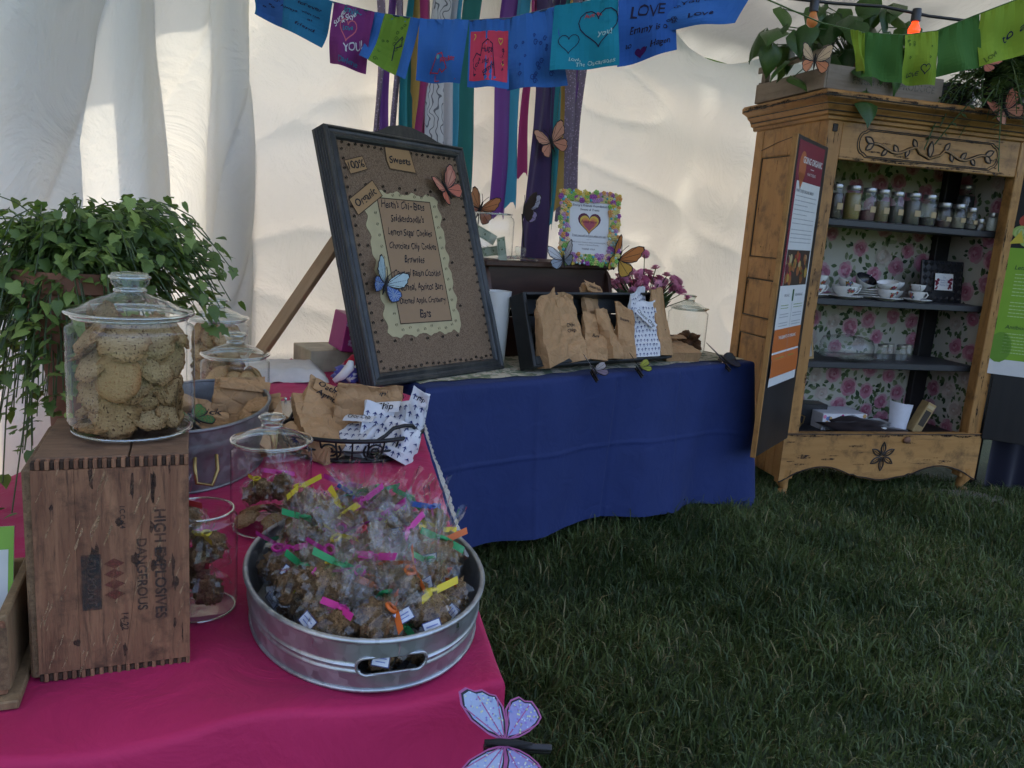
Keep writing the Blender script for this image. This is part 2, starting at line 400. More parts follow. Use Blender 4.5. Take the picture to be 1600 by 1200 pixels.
BARK = wood('bark', (.09,.07,.05), (.16,.13,.1), grain=(1,1,.3), scale=8)
OAKLEAF = leafmat('outdoor_leaf', (.03,.07,.015), (.09,.16,.035), .35)
def leaf_cards(mb, ctr, rad, n, size, rs):
    for _ in range(n):
        while True:
            p = Vector((rs.uniform(-1, 1), rs.uniform(-1, 1), rs.uniform(-1, 1)))
            if p.length < 1 and fbm(p*1.6+Vector(ctr), 2) > -.35: break
        c = Vector(ctr)+Vector((p.x*rad[0], p.y*rad[1], p.z*rad[2])); s = size*rs.uniform(.6, 1.4)
        E_ = Euler((rs.uniform(0, 6), rs.uniform(0, 6), rs.uniform(0, 6))).to_matrix().to_4x4(); E_.translation = c
        mb.add([(-s*.45, 0, 0), (0, -s*.1, -s), (s*.45, 0, 0), (0, s*.1, s)], [(0, 1, 2, 3)], E_)
def tree(x, y, h, rad, n, size, label, seed):
    rs = random.Random(seed); t = thing('tree', label, 'tree', (x, y, 0), 0, 'trees outside the tent')
    mb = MB(); ch = h-rad[2]
    mb.tube([(0,0,0), (.05,0,ch*.4), (-.05,.05,ch*.8), (0,0,ch+rad[2]*.5)], [.02*h, .016*h, .012*h, .004*h], 10)
    for k in range(7):
        a = k*2.4; z0 = ch*rs.uniform(.6, 1); r = rs.uniform(.5, .85)
        mb.tube([(0,0,z0), (math.cos(a)*rad[0]*r*.5, math.sin(a)*rad[1]*r*.5, z0+.35*rad[2]), (math.cos(a)*rad[0]*r, math.sin(a)*rad[1]*r, z0+rad[2]*.55)], [.009*h, .005*h, .002*h], 6)
    mb.build('trunk', BARK, t)
    mb = MB(); leaf_cards(mb, (0, 0, ch+.1*rad[2]), rad, n, size, rs); mb.build('crown', OAKLEAF, t, 0)
tree(-7.6, 16.6, 17.0, (3.8,3.8,4.4), 4600, .27, 'big leafy tree outside behind the tent corner, shading the wall', 1)
tree(-14.5, 11.5, 16.5, (4.2,4.2,4.6), 6000, .27, 'big leafy tree outside beyond the draped side wall', 2)
tree(-3.2, 20.6, 18.0, (3.8,3.8,4.4), 5200, .27, 'big leafy tree outside behind the middle of the tent wall', 3)
tree(5.2, 21.5, 9.0, (1.7,1.7,3.0), 1500, .2, 'tree seen through the gap over the tent wall', 4)
tree(7.6, 24, 9.5, (1.5,1.5,3.4), 1300, .2, 'second tree seen through the gap, nearer the cabinet', 5)

# ================================================================ TABLES AND CLOTHS
TH = .79
def folding_table(name, label, quad, h):
    t = thing(name, label, 'table', (quad[0][0], quad[0][1], 0), 0)
    o = Vector((quad[0][0], quad[0][1], 0)); P = [Vector((a, b, 0))-o for a, b in quad]
    c = sum(P, Vector())/4; P = [c+(p-c)*.97 for p in P]
    MB().prism([(p.x, p.y) for p in P], h-.035, h-.006).build('tabletop', mat('tbl', lambda: plain('grey_plastic', (.5,.5,.48), .6)), t)
    for p in P:
        q = c+(p-c)*.88; MB().tube([(q.x, q.y, 0), (q.x, q.y, h-.035)], .014, 8).build('leg', mat('leg', lambda: plain('table_steel', (.12,.12,.12), .5, .6)), t)
BQ = [(-.313,2.869), (1.255,4.146), (.783,4.729), (-.785,3.452)]
PQ = [(.02,.985), (-.345,2.74), (-.93,3.30), (-1.12,1.15), (-.78,.66)]
folding_table('folding_table', 'folding table hidden under the blue cloth', BQ, TH)
folding_table('folding_table', 'folding table hidden under the pink cloth', [PQ[0], PQ[1], PQ[2], (-.86,.70)], TH)
def draped(name, quad, h, drop, wave, mat_, label, rad=.02, out=.0, ns=60, nd=26, seed=0, topmat=None, creases=()):
    """cloth over a polygonal top: flat top plus a hanging skirt; drop(i,t,d) hem drop, wave(i,t,k) outward swing"""
    P = [Vector((a, b, 0)) for a, b in quad]; n = len(P); ctr = sum(P, Vector())/n
    loop = []
    for i in range(n):
        a, b = P[i], P[(i+1) % n]; L = (b-a).length; e = (b-a)/L; nrm = Vector((e.y, -e.x, 0))
        if nrm.dot((a+b)/2-ctr) < 0: nrm = -nrm
        m = max(8, int(ns*L))
        for k in range(m): loop.append((a+(b-a)*(k/m), nrm, i, k/m, L))
    N_ = len(loop); mb = MB(); v = []; f = []
    # smooth normals near the corners
    nn = []
    for i in range(N_):
        s = Vector()
        for k in range(-3, 4): s += loop[(i+k) % N_][1]
        nn.append(s.normalized())
    for i, (p, _, e, t, L) in enumerate(loop):
        D = drop(e, t, p)
        for j in range(nd+1):
            k = j/nd
            if j <= 3:
                a = j/3*PI/2; q = p-nn[i]*rad*(1-math.sin(a))+nn[i]*.0; z = h-rad*(1-math.cos(a))
            else:
                kk = (j-3)/(nd-3); sw = wave(e, t, kk)
                q = p+nn[i]*(sw+.004*fbm(Vector((p.x*6, p.y*6, kk*2+seed)), 2)*kk); z = h-rad-(D-rad)*kk
                for (fx, fk, fa) in creases:
                    q = q+nn[i]*fa*math.exp(-((kk-fk)/.008)**2) if fx is None else q+nn[i]*fa*math.exp(-(((t-fx)*L)/.010)**2)*(1 if e == 0 else 0)
            v.append((q.x, q.y, z))
    w_ = nd+1
    for i in range(N_):
        for j in range(nd): f.append((i*w_+j, i*w_+j+1, ((i+1) % N_)*w_+j+1, ((i+1) % N_)*w_+j))
    # top: rings shrinking to the centre
    rings = 40; ring0 = [i*w_ for i in range(N_)]; prev = ring0
    for r in range(1, rings):
        cur = []
        for i in range(N_):
            p0 = Vector(v[i*w_]); q = p0+(ctr+Vector((0,0,h))-p0)*(r/rings); z = h+.0022*fbm(Vector((q.x*5, q.y*5, seed)), 3)*min(1, r/2)+.0
            cur.append(len(v)); v.append((q.x, q.y, z))
        for i in range(N_): f.append((prev[i], prev[(i+1) % N_], cur[(i+1) % N_], cur[i]))
        prev = cur
    v.append((ctr.x, ctr.y, h)); c_ = len(v)-1
    for i in range(N_): f.append((prev[i], prev[(i+1) % N_], c_))
    mb.add(v, f); return mb.build(name, mat_, None, 75, label=label, cat='tablecloth')
def gs(x, c, w_): return math.exp(-((x-c)/w_)**2)
def bdrop(e, t, p):
    if e == 0: return .645+.085*t+.05*gs(t, 1, .08)+.008*math.sin(t*9)
    if e == 1: return .74-.1*min(1, t*3)
    return .66
def bwave(e, t, k):
    if e == 0:
        w_ = .020*k*math.sin(t*19+1+k)+.012*k*math.sin(t*41+k*3)+.018*k*math.sin(t*8.2+k*1.5)+.012*k*k*math.sin(t*27+2)+.035*k*k*gs(t, .33, .07)-.03*k*gs(t, .43, .05)+.03*k*gs(t, .60, .08)+.075*k*gs(t, 1.0, .05)+.03*k*gs(t, .06, .05)-.025*k*gs(t,.90,.05)
        return w_+.012*k
    if e == 1: return .075*k*gs(t, 0, .08)+.03*k*math.sin(t*16)+.02*k
    return .02*k+.015*k*math.sin(t*18)
BLUE = cloth('blue_cloth', (.018,.032,.118), 700, .72, .05, .16, .4)
draped('blue_tablecloth', BQ, TH, bdrop, bwave, BLUE, 'royal blue tablecloth draped to the grass on the rear table', ns=120, nd=80, creases=((None,.47,.007), (.27,0,.005), (.50,0,-.008), (.70,0,.007)))
PINK = cloth('pink_cloth', (.42,.020,.090), 700, .66, .05, .12, .4)
def pdrop(e, t, p): return .66
def pwave(e, t, k): return .015*k+.02*k*math.sin(t*15+e)
pk = draped('pink_tablecloth', PQ, TH, pdrop, pwave, PINK, 'magenta pink tablecloth covering the front table', rad=.012, seed=4)
# soft ripples where the cloth bunches near the front edge
for vv in pk.data.vertices:
    c = vv.co
    if c.z > .775:
        q = Vector((c.x, c.y, 0)); u_ = (c.x*.927+c.y*.375); w_ = (-c.x*.375+c.y*.927)
        c.z += .011*math.sin(u_*19+w_*7)*gs(w_, .86, .11)+.004*ridge(Vector((u_*3.2, w_*4.5, 2)), 1.0)**3+.0025*ridge(Vector((u_*6-w_*3, w_*3, 5)), 1.0)**4
# lace under-cloth peeping out along the aisle edge
def lace(u, v):
    a, b = Vector((.02, .99, 0)), Vector((-.345, 2.74, 0)); p = a+(b-a)*u; e = Vector((.977, .213, 0))
    sc = .010*abs(math.sin(u*95)); u = .20+.8*u; p = a+(b-a)*u; k = v*(.010+sc*.5+.004*math.sin(u*17))
    return (p.x+e.x*(.004+k*.8), p.y+e.y*(.004+k*.8), TH-.004-k*.35+.002*math.sin(u*60))
def m_lace():
    g = G('lace'); v = g.co(); vo = g('TexVoronoi', {'Vector': v, 'Scale': 170}).outputs['Distance']
    d = g.pbr(Base_Color=(.44,.42,.37), Roughness=.9); t = g('BsdfTransparent')
    return g.end(g('MixShader', {0: g.ramp(vo, (.22, 1.0), (.3, 0.0)), 1: d, 2: t.outputs[0]}).outputs[0])
MB().grid(lace, 260, 4).build('lace_border', m_lace(), None, 60, label='white lace border under the pink cloth along the aisle edge', cat='lace')
# patterned cream runner on the blue table
def runner(u, v):
    a = Vector((-.33, 2.93, 0)); e = Vector((.777, .629, 0)); n_ = Vector((-.629, .777, 0)); s = u*1.98
    fr = .018+.012*math.sin(s*9)+.008*math.sin(s*31)
    q = a+e*s+n_*(fr+v*.62); return (q.x, q.y, TH+.0035+.002*fbm(q*9, 2)+.0012)
def m_runner():
    g = G('runner'); v = g.co(); n = g.noise(v, 22, 3, .6, .6); n2 = g.noise(v, 55, 2)
    c = g.mix(g.ramp(n, (.48, 0.0), (.56, 1.0)), (.55,.50,.38), (.16,.20,.12))
    c = g.mix(g.ramp(n2, (.60, 0.0), (.66, 1.0)), c, (.30,.20,.14))
    return g.end(g.pbr(Base_Color=c, Roughness=.85, Normal=g.bump(g.noise(v, 400, 1), .2, .001)))
MB().grid(runner, 160, 14).build('table_runner', m_runner(), None, 60, label='cream patterned table runner on top of the blue cloth', cat='table runner')
# ================================================================ WARDROBE CABINET
PINE = wood('honey_pine', (.35,.165,.046), (.50,.265,.086), (.022,.012,.008), (1,1,.12), 9, .85, .5, .25)
PINEX = wood('honey_pine_rail', (.35,.165,.046), (.50,.265,.086), (.022,.012,.008), (.10,1,1), 9, .85, .5, .25)
DKLINE = plain('dark_glaze', (.022,.014,.009), .6)
BLACKW = wood('black_paint_wood', (.010,.010,.011), (.02,.019,.02), (.03,.02,.015), (1,1,.1), 12, .3, .45, .25)
WX, WD, WZ = 1.33, .70, 2.05
BK = .52
wd = thing('wardrobe', 'tall distressed pine wardrobe with floral papered back, open doors and shelves of jars', 'wardrobe', (1.535, 4.363, 0), R(15))
def bxp(name, m, p, *a, b=.004, **k): return MB().box(*a, b=b).build(name, m, p, 30, **k)
def glaze(p, pts, r=.0035): return MB().tube(pts, r, 5).build('glaze_line', DKLINE, p, 60)
bxp('corner_post', PINE, wd, 0, .09, 0, .07, .10, WZ); bxp('corner_post', PINE, wd, WX-.09, WX, 0, .07, .10, WZ)
for sx, nm in ((0, 'l'), (WX-.03, 'r')):
    sp = MB().box(sx+.006, sx+.022, .07, WD-.002, .16, 2.04).build('side_panel', PINE, wd, 30)
    bxp('side_stile', PINE, sp, sx, sx+.03, WD-.09, WD, .10, WZ); bxp('side_stile', PINE, sp, sx, sx+.03, .071, .15, .10, WZ)
    for z0, z1 in ((1.89, WZ), (1.19, 1.31), (.86, .96), (.10, .24)): bxp('side_rail', PINE, sp, sx+.001, sx+.029, .151, WD-.091, z0, z1)
    xx = sx+.004 if nm == 'l' else sx+.026
    for z0, z1 in ((1.31, 1.89), (.96, 1.19), (.24, .86)):
        MB().tube([(xx, .156, z0+.006), (xx, WD-.097, z0+.006), (xx, WD-.097, z1-.006), (xx, .156, z1-.006)], .0045, 5, True).build('glaze_line', DKLINE, sp, 60)
    MB().tube([(sx-.001 if nm == 'l' else sx+.031, .153, 1.93+.02*math.sin(0)), (sx-.001 if nm == 'l' else sx+.031, .30, 1.985), (sx-.001 if nm == 'l' else sx+.031, .45, 1.965), (sx-.001 if nm == 'l' else sx+.031, .62, 1.93)], .002, 5).build('crack', DKLINE, sp, 60)
bxp('top_board', PINEX, wd, 0, WX, .0, WD, WZ+.0005, WZ+.03)
bxp('bottom_board', BLACKW, wd, .031, WX-.031, .045, BK-.03, .30, .335)
bk = bxp('back_panel', BLACKW, wd, .031, WX-.031, BK-.02, BK, .12, 2.045, b=0)
# floral paper: flat print
def rose(P, x, y, r, rs, L):
    pal = [(.48,.28,.30), (.44,.18,.23), (.36,.11,.16), (.46,.23,.27), (.30,.07,.11)] if rs.random() < .72 else [(.46,.41,.34), (.47,.38,.33), (.43,.35,.29), (.49,.44,.38), (.37,.26,.22)]
    for ring, (k, rr, pr) in enumerate(((9, .80, .42), (7, .52, .36), (5, .28, .26), (3, .10, .18))):
        a0 = rs.uniform(0, 6)
        for i in range(k):
            a = a0+2*PI*i/k+rs.uniform(-.15, .15); c = pal[min(4, ring+rs.choice((0, 0, 1)))]; t = rs.uniform(.8, 1.15)
            P.disc(x+math.cos(a)*rr*r*rs.uniform(.85, 1.1), y+math.sin(a)*rr*r*rs.uniform(.85, 1.1), pr*r*rs.uniform(.8, 1.15), tuple(q*t for q in c), L+ring, 8, pr*r*.75, a+PI/2)
def leaf2(P, x, y, l, a, col, L, w_=.26):
    c, s = math.cos(a), math.sin(a); pts = []
    for t in range(6):
        u = t/5; pts.append((u*l, math.sin(u*PI)*l*w_))
    for t in range(4, 0, -1):
        u = t/5; pts.append((u*l, -math.sin(u*PI)*l*w_))
    P.poly([(x+p*c-q*s, y+p*s+q*c) for p, q in pts], col, L)
P = Print(); rs = random.Random(11); cream = (.43,.40,.33)
P.rect(.031, .30, WX-.031, 2.04, cream, 1)
spots = []
for _ in range(6000):
    x, y = rs.uniform(.03, WX-.03), rs.uniform(.32, 2.02)
    if all((x-a)**2+(y-b)**2 > .118**2 for a, b in spots): spots.append((x, y))
for (x, y) in spots:
    for _ in range(11):
        a = rs.uniform(0, 6.28); d = rs.uniform(.045, .075); g_ = rs.choice(((.06,.10,.035), (.10,.15,.06), (.15,.18,.09), (.03,.06,.025), (.26,.28,.17)))
        leaf2(P, min(WX-.1, max(.05, x+d*math.cos(a))), y+d*math.sin(a), rs.uniform(.028, .055), a+rs.uniform(-.9, .9), g_, 2)
for (x, y) in spots:
    if .07 < x < WX-.07: rose(P, x, y, rs.uniform(.042, .058), rs, 3)
P.build('floral_paper', PRN, lambda u, v, L: (u, BK-.0205-L*.0003, v), bk)
P = Print(); P.rect(.06, .34, .50, 2.04, cream, 1)
for (x, y) in spots:
    if x < .47:
        for _ in range(9):
            a = rs.uniform(0, 6.28); leaf2(P, min(.44, max(.08, x+.06*math.cos(a))), y+.06*math.sin(a), rs.uniform(.028, .05), a+rs.uniform(-.9, .9), rs.choice(((.06,.10,.035), (.10,.15,.06), (.03,.06,.025))), 2)
        if .12 < x < .42: rose(P, x, y, rs.uniform(.042, .058), rs, 3)
P.build('floral_paper', PRN, lambda u, v, L: (WX-.031-L*.0003, u, v), bk)
bxp('inner_post', BLACKW, wd, WX-.14, WX-.038, BK-.075, BK-.026, .336, 2.04)
SH = (1.555, 1.120, .762)
for z in SH: bxp('shelf', mat('shelf', lambda: plain('charcoal_paint', (.028,.029,.032), .5, 0, .2, 12)), wd, .032, WX-.032, .10, BK-.027, z-.036, z)
# frieze with carved cartouche
fz = bxp('frieze', PINEX, wd, .091, WX-.091, .004, .045, 1.855, WZ)
bxp('corner_patch', DKLINE, fz, .03, .06, -.002, .001, 1.99, 2.03)
def carve(p, pts, r, m=None, n=6): return MB().tube(pts, r, n).build('carving', m or DKLINE, p, 60)
yf = .003
def cart(s):
    x0, x1, z0, z1 = .22-s, 1.08+s, 1.885-s*.6, 2.015+s*.6; zc = (z0+z1)/2; pts = [(x0+.04, z1), (x1-.04, z1)]
    for k in range(9):
        a = PI/2-PI*k/8; pts.append((x1-.02+.035*math.cos(a), zc+(z1-z0-.03)/2*math.sin(a)))
    pts += [(x1-.04, z0), (x0+.04, z0)]
    for k in range(9):
        a = -PI/2-PI*k/8; pts.append((x0+.02+.035*math.cos(a), zc+(z1-z0-.03)/2*math.sin(a)))
    return [(x, yf, z) for x, z in pts]
for s in (0, .012): MB().tube(cart(s), .0028, 5, True).build('carving', DKLINE, fz, 60)
CARV = plain('carved_pine', (.30,.17,.075), .55)
def vine(sg):
    c = .65; pts = [(c+sg*t*.36, 1.905+.045*math.sin(min(1, t*2.2)*PI*.5)+.022*math.sin(t*8)*(t > .2)-.02*t) for t in [k/16 for k in range(17)]]
    carve(fz, [(x, yf-.001, z) for x, z in pts], .0085); carve(fz, [(x, yf-.005, z) for x, z in pts], .0058, CARV)
    for t, a, l in ((.30, 1.0, .05), (.42, -1.2, .045), (.62, .9, .05), (.8, -.8, .045), (1.0, .5, .06), (1.0, -.7, .055)):
        i = int(t*16); x, z = pts[i]; d = Vector((sg*math.cos(a), 0, math.sin(a)))
        nrm = Vector((-d.z, 0, d.x)); ring = [Vector((x, 0, z))+d*l*u+nrm*l*.25*math.sin(u*PI)*w_ for u, w_ in [(k/6, 1) for k in range(7)]+[(k/6, -1) for k in range(5, 0, -1)]]
        MB().tube([(p.x, yf-.003, p.z) for p in ring], .0045, 5, True).build('carving', DKLINE, fz, 60)
        MB().add([(p.x, yf-.004, p.z) for p in ring], [tuple(range(len(ring)))]).build('carving', CARV, fz, 0)
vine(1); vine(-1)
for a in (.0,): 
    ring = [(.65+.016*math.sin(k/6*PI)*s_, 1.91+.085*k/6) for k, s_ in [(k, 1) for k in range(7)]+[(k, -1) for k in range(5, 0, -1)]]
    MB().tube([(x, yf-.004, z) for x, z in ring], .005, 5, True).build('carving', DKLINE, fz, 60)
    MB().add([(x, yf-.006, z) for x, z in ring], [tuple(range(len(ring)))]).build('carving', CARV, fz, 0)
# cornice: stepped moulding swept round three sides
prof = [(0,2.045),(.012,2.05),(.014,2.066),(.03,2.072),(.034,2.086),(.042,2.10),(.058,2.112),(.062,2.124),(.084,2.135),(.098,2.142),(.10,2.165),(.09,2.178),(0,2.182)]
def cornice(seg):
    v = []; f = []
    for (o_, z) in prof:
        P4 = [(-o_, WD+.02), (-o_, -o_), (WX+o_, -o_), (WX+o_, WD+.02)]
        v += [(P4[seg][0], P4[seg][1], z), (P4[seg+1][0], P4[seg+1][1], z)]
    for i in range(len(prof)-1): f.append((2*i, 2*i+1, 2*i+3, 2*i+2))
    return MB().add(v, f)
for s in range(3): cornice(s).build('cornice', PINEX if s == 1 else wood('honey_pine_side', (.35,.165,.046), (.50,.265,.086), (.022,.012,.008), (1,.1,1), 9, .9, .5, .25), wd, 25)
MB().box(0, WX, -.0, WD, 2.1805, 2.1835).build('dust_top', PINEX, wd)
for (o_, z) in ((.016,2.069),(.038,2.088),(.0605,2.118),(.101,2.150)):
    MB().tube([(-o_, WD, z), (-o_, -o_, z), (WX+o_, -o_, z), (WX+o_, WD, z)], .0035, 5).build('glaze_line', DKLINE, wd, 60)
# base apron: scalloped with a carved six-petal flower
def scal(x):
    u = x/WX; a = abs(u-.5)*2
    if a < .24: z = .105+.02*(1-math.cos(a/.24*PI))*.5-.018
    elif a < .30: z = .118+(a-.24)/.06*.022-.012
    elif a < .86: z = .115+.045*math.sin((a-.30)/.56*PI)**1.0*1.0+.03*(a-.3)
    else: z = .132-(a-.86)/.14*.05
    return z
n = 64; xs = [-.006+(WX+.012)*k/n for k in range(n+1)]; v = []; f = []
for y in (-.012, .03):
    for x in xs: v += [(x, y, scal(min(WX, max(0, x)))), (x, y, .372)]
m_ = 2*(n+1)
for k in range(n):
    a = 2*k; f += [(a, a+2, a+3, a+1), (m_+a, m_+a+1, m_+a+3, m_+a+2), (a, m_+a, m_+a+2, a+2), (a+1, a+3, m_+a+3, m_+a+1)]
f += [(0, 1, m_+1, m_), (2*n, m_+2*n, m_+2*n+1, 2*n+1)]
ap = MB().add(v, f).build('apron', PINEX, wd, 30)
carve(ap, [(x, -.0135, scal(min(WX, max(0, x)))+.006) for x in xs], .0045)
carve(ap, [(x, -.0135, .367) for x in (0, WX)], .003)
for k in range(6):
    a = PI/2+k*PI/3; c0 = Vector((.655, 0, .235)); d = Vector((math.cos(a), 0, math.sin(a))); nrm = Vector((-d.z, 0, d.x)); l = .085
    ring = [c0+d*l*(.10+.9*u)+nrm*l*.17*math.sin(u*PI)*s_ for u, s_ in [(q/6, 1) for q in range(7)]+[(q/6, -1) for q in range(5, 0, -1)]]
    MB().tube([(p.x, -.0125, p.z) for p in ring], .0052, 5, True).build('carving', DKLINE, ap, 60)
    carve(ap, [tuple(c0+d*l*.25+Vector((0, -.0125, 0))), tuple(c0+d*l*.8+Vector((0, -.0125, 0)))], .0022)
for sx in (0, 1):
    x = .05 if sx == 0 else WX-.05; sg = -1 if sx == 0 else 1
    MB().tube([(x, .03, .15), (x+.012*sg, .02, .09), (x-.01*sg, .03, .04), (x+.012*sg, .015, .012), (x+.016*sg, .01, .001)], [.05, .036, .024, .03, .026], 10).build('foot', PINE, wd, 60)
    MB().tube([(x, WD-.05, .15), (x, WD-.05, .001)], [.045, .025], 8).build('foot', PINE, wd, 60)
# doors, both swung open, inner faces painted black
def door(name, ox, ang, sg):
    d = obj(name, None, wd, T(ox, -.012, 0, 0, 0, ang)); L = .56*sg
    x0, x1 = min(0, L), max(0, L)
    d2 = MB().box(x0, x1, -.012, .012, .345, 1.905, .003).build('leaf_panel', BLACKW, d, 30)
    MB().box(L-.012*sg if sg > 0 else L-.001, L+.001 if sg > 0 else L+.012, -.013, .013, .343, 1.907, .002).build('raw_edge', PINE, d, 30)
    return d
ld = door('door', 0.0, R(221), 1)     # local +x runs out from the hinge
rd = door('door', WX, R(-42), 1)
# rubbed-through dark wear on the pine
def wear(n, fn, x0, x1, z0, z1, vert, seed, parent):
    rr = random.Random(seed); P = Print()
    for _ in range(n):
        x, z = rr.uniform(x0, x1), rr.uniform(z0, z1); l, h = rr.uniform(.01, .07), rr.uniform(.002, .008)
        if vert: l, h = h, l
        P.poly([(x+l*math.cos(a)*rr.uniform(.5, 1.1), z+h*math.sin(a)*rr.uniform(.4, 1.2)) for a in [k*PI/6 for k in range(12)]], (.020,.012,.008), 1)
    P.build('wear_marks', STEN0, fn, parent, kind='stuff')
def m_sten0():
    g = G('rubbed_glaze'); c = g('Attribute', attribute_name='Col').outputs['Color']; n = g.noise(g.co(), 60, 5, .75)
    return g.end(g('MixShader', {0: g.ramp(n, (.38, .95), (.60, .05)), 1: g('BsdfTransparent').outputs[0], 2: g.pbr(Base_Color=c, Roughness=.8)}).outputs[0])
STEN0 = m_sten0()
wear(30, lambda u, v, L: (u, -.0012, v), .004, .086, .4, 2.04, True, 1, wd); wear(30, lambda u, v, L: (u, -.0012, v), WX-.086, WX-.004, .4, 2.04, True, 2, wd)
wear(16, lambda u, v, L: (u, .0025, v), .10, WX-.10, 1.86, 2.04, False, 3, fz); wear(26, lambda u, v, L: (u, .0022, v), .10, WX-.10, 1.858, 1.872, False, 4, fz)
wear(16, lambda u, v, L: (u, -.0135, v), .02, WX-.02, .18, .36, False, 5, ap); wear(40, lambda u, v, L: (u, -.0135, v), .0, WX, .352, .368, False, 6, ap)
wear(44, lambda u, v, L: (-.0015, u, v), .08, WD-.01, .3, 2.03, True, 7, wd); wear(70, lambda u, v, L: (u, -.1015, v), -.09, WX+.09, 2.144, 2.163, False, 8, wd); wear(50, lambda u, v, L: (-.1015, u, v), -.09, WD, 2.144, 2.163, False, 9, wd)
# knob on the apron
MB().blob((.80, -.02, .335), .022, 2, .1, 2, 3, (1.2,.6,.9)).build('escutcheon', mat('rust', lambda: plain('rusty_iron', (.20,.10,.06), .7, .3)), wd)

# posters pinned to the inner door faces (flat print on paper)
W8 = (.66,.65,.63); GRY = (.22,.22,.23)
def body_lines(P, x0, x1, y0, y1, n, col, rs, h=.0038):
    for k in range(n):
        y = y1-(y1-y0)*k/max(1, n-1); e = x1 if rs.random() > .25 else x0+(x1-x0)*rs.uniform(.5, .9); x = x0
        while x < e:
            l = min(e-x, rs.uniform(.006, .022)); P.rect(x, y, x+l, y+h, col, 3); x += l+.003
rs = random.Random(5)
def fold(u): return .0
p1 = thing('poster', 'narrow white, maroon and orange printed poster on the open cabinet door beside the tablecloth', 'poster'); p1.matrix_world = wd.matrix_basis
bpy.context.view_layer.update()
LM = Matrix.Translation((1.535, 4.363, 0)) @ Matrix.Rotation(R(15), 4, 'Z') @ T(0, -.012, 0, 0, 0, R(221))
# seen face of the swung door is local +y; u runs from the outer edge back to the hinge
p1.matrix_world = LM
def onL(u, v, L): return (.525-u, .0135+L*.0004+.006*math.sin(max(0, .95-v)*9)*(v < .85), v)
P = Print(); W_, z0, z1 = .46, .70, 1.885
P.rect(0, z0, W_, z1, W8, 1, 12)
P.rect(0, 1.70, W_, z1, (.20,.02,.035), 2, 6); P.rect(0, 1.2, .035, 1.71, (.20,.02,.035), 2, 6)
P.disc(.10, 1.77, .06, (.42,.12,.04), 3, 16, .07); P.poly([(.04,1.74),(.16,1.74),(.10,1.66)], (.42,.12,.04), 3)
P.text('GOING ORGANIC', .27, 1.80, .042, W8, 4, .02); P.rect(.24, 1.765, .30, 1.768, W8, 4); P.text('WHAT IT MEANS', .27, 1.74, .02, W8, 4)
P.text('WHAT DOES ORGANIC MEAN?', .20, 1.655, .022, GRY, 3, .01)
body_lines(P, .05, .42, 1.50, 1.63, 7, (.35,.35,.36), rs); body_lines(P, .05, .42, 1.41, 1.47, 4, (.35,.35,.36), rs)
P.rect(.04, 1.20, .44, 1.375, (.05,.03,.02), 3, 4)
for _ in range(46):
    P.disc(rs.uniform(.06, .42), rs.uniform(1.22, 1.355), rs.uniform(.012, .028), rs.choice(((.35,.04,.03), (.40,.25,.05), (.10,.12,.03), (.30,.10,.03), (.12,.02,.03), (.45,.34,.18))), 4+rs.randint(0, 3))
P.text('ORGANIC', .13, 1.15, .020, GRY, 3); P.text('NON ORGANIC', .34, 1.15, .020, GRY, 3); P.rect(.222, 1.12, .248, 1.18, (.05,.12,.04), 3)
for k in range(7):
    y = 1.10-k*.044; hd = (.20,.30,.06) if k % 3 == 0 else (.32,.32,.33)
    body_lines(P, .05, .20, y-.014, y, 2, hd, rs); body_lines(P, .27, .43, y-.014, y, 2, hd, rs)
P.rect(.233, .83, .236, 1.12, (.25,.25,.25), 3)
P.rect(0, .745, W_, .985, (.50,.13,.025), 5, 6); P.text('THE BENEFITS OF ORGANIC', .23, .94, .024, W8, 6, .01)
for k in range(4): body_lines(P, .04, .20, .895-k*.04, .905-k*.04, 2, (.62,.50,.42), rs); body_lines(P, .26, .42, .895-k*.04, .905-k*.04, 2, (.62,.50,.42), rs)
for q in range(0): pass
P.mb.v = [(a, b, c) for a, b, c in P.mb.v]
P.build('print', PRN, onL, p1)
# lift everything printed above layer 5 (the orange band) out of earlier rows happens by layer height
p2 = thing('poster', 'lime green printed poster with vegetables photo on the farther cabinet door', 'poster')
RM = Matrix.Translation((1.535, 4.363, 0)) @ Matrix.Rotation(R(15), 4, 'Z') @ T(WX, -.012, 0, 0, 0, R(-42))
p2.matrix_world = RM
def onR(u, v, L): return (-.045+u, -.0135-L*.0004, v)
P = Print(); W_ = .52
P.rect(0, .74, W_, 1.87, W8, 1, 10); P.rect(0, .83, W_, 1.47, (.20,.38,.03), 2, 8); P.rect(0, 1.47, W_, 1.87, (.008,.008,.008), 2, 8)
for _ in range(30):
    P.disc(rs.uniform(.06, .5), rs.uniform(1.62, 1.82), rs.uniform(.03, .05), rs.choice(((.42,.06,.03), (.36,.05,.03), (.46,.12,.06), (.30,.03,.05))), 3+rs.randint(0, 5), 14)
for x, y, r in ((.05, 1.56, .045), (.12, 1.60, .05), (.09, 1.51, .04), (.19, 1.52, .045)):
    for q in range(5): P.disc(x, y, r*(1-q*.18), ((.28,.40,.10), (.36,.48,.16), (.24,.36,.10), (.42,.52,.22), (.34,.45,.16))[q], 9+q, 14, r*.8*(1-q*.2), .5*q)
for k in range(5): leaf2(P, .16+k*.03, 1.60-k*.01, .16, -.5-.1*k, (.50,.19,.03), 8, .10)
P.poly([(.0, 1.49), (.05, 1.57), (.07, 1.50)], (.55,.45,.05), 14)
P.text('Lettuce', .10, 1.36, .032, (.03,.08,.02), 3, .015, .15); body_lines(P, .06, .47, 1.20, 1.32, 7, (.42,.55,.25), rs, .005); body_lines(P, .06, .47, 1.08, 1.16, 5, (.42,.55,.25), rs, .005)
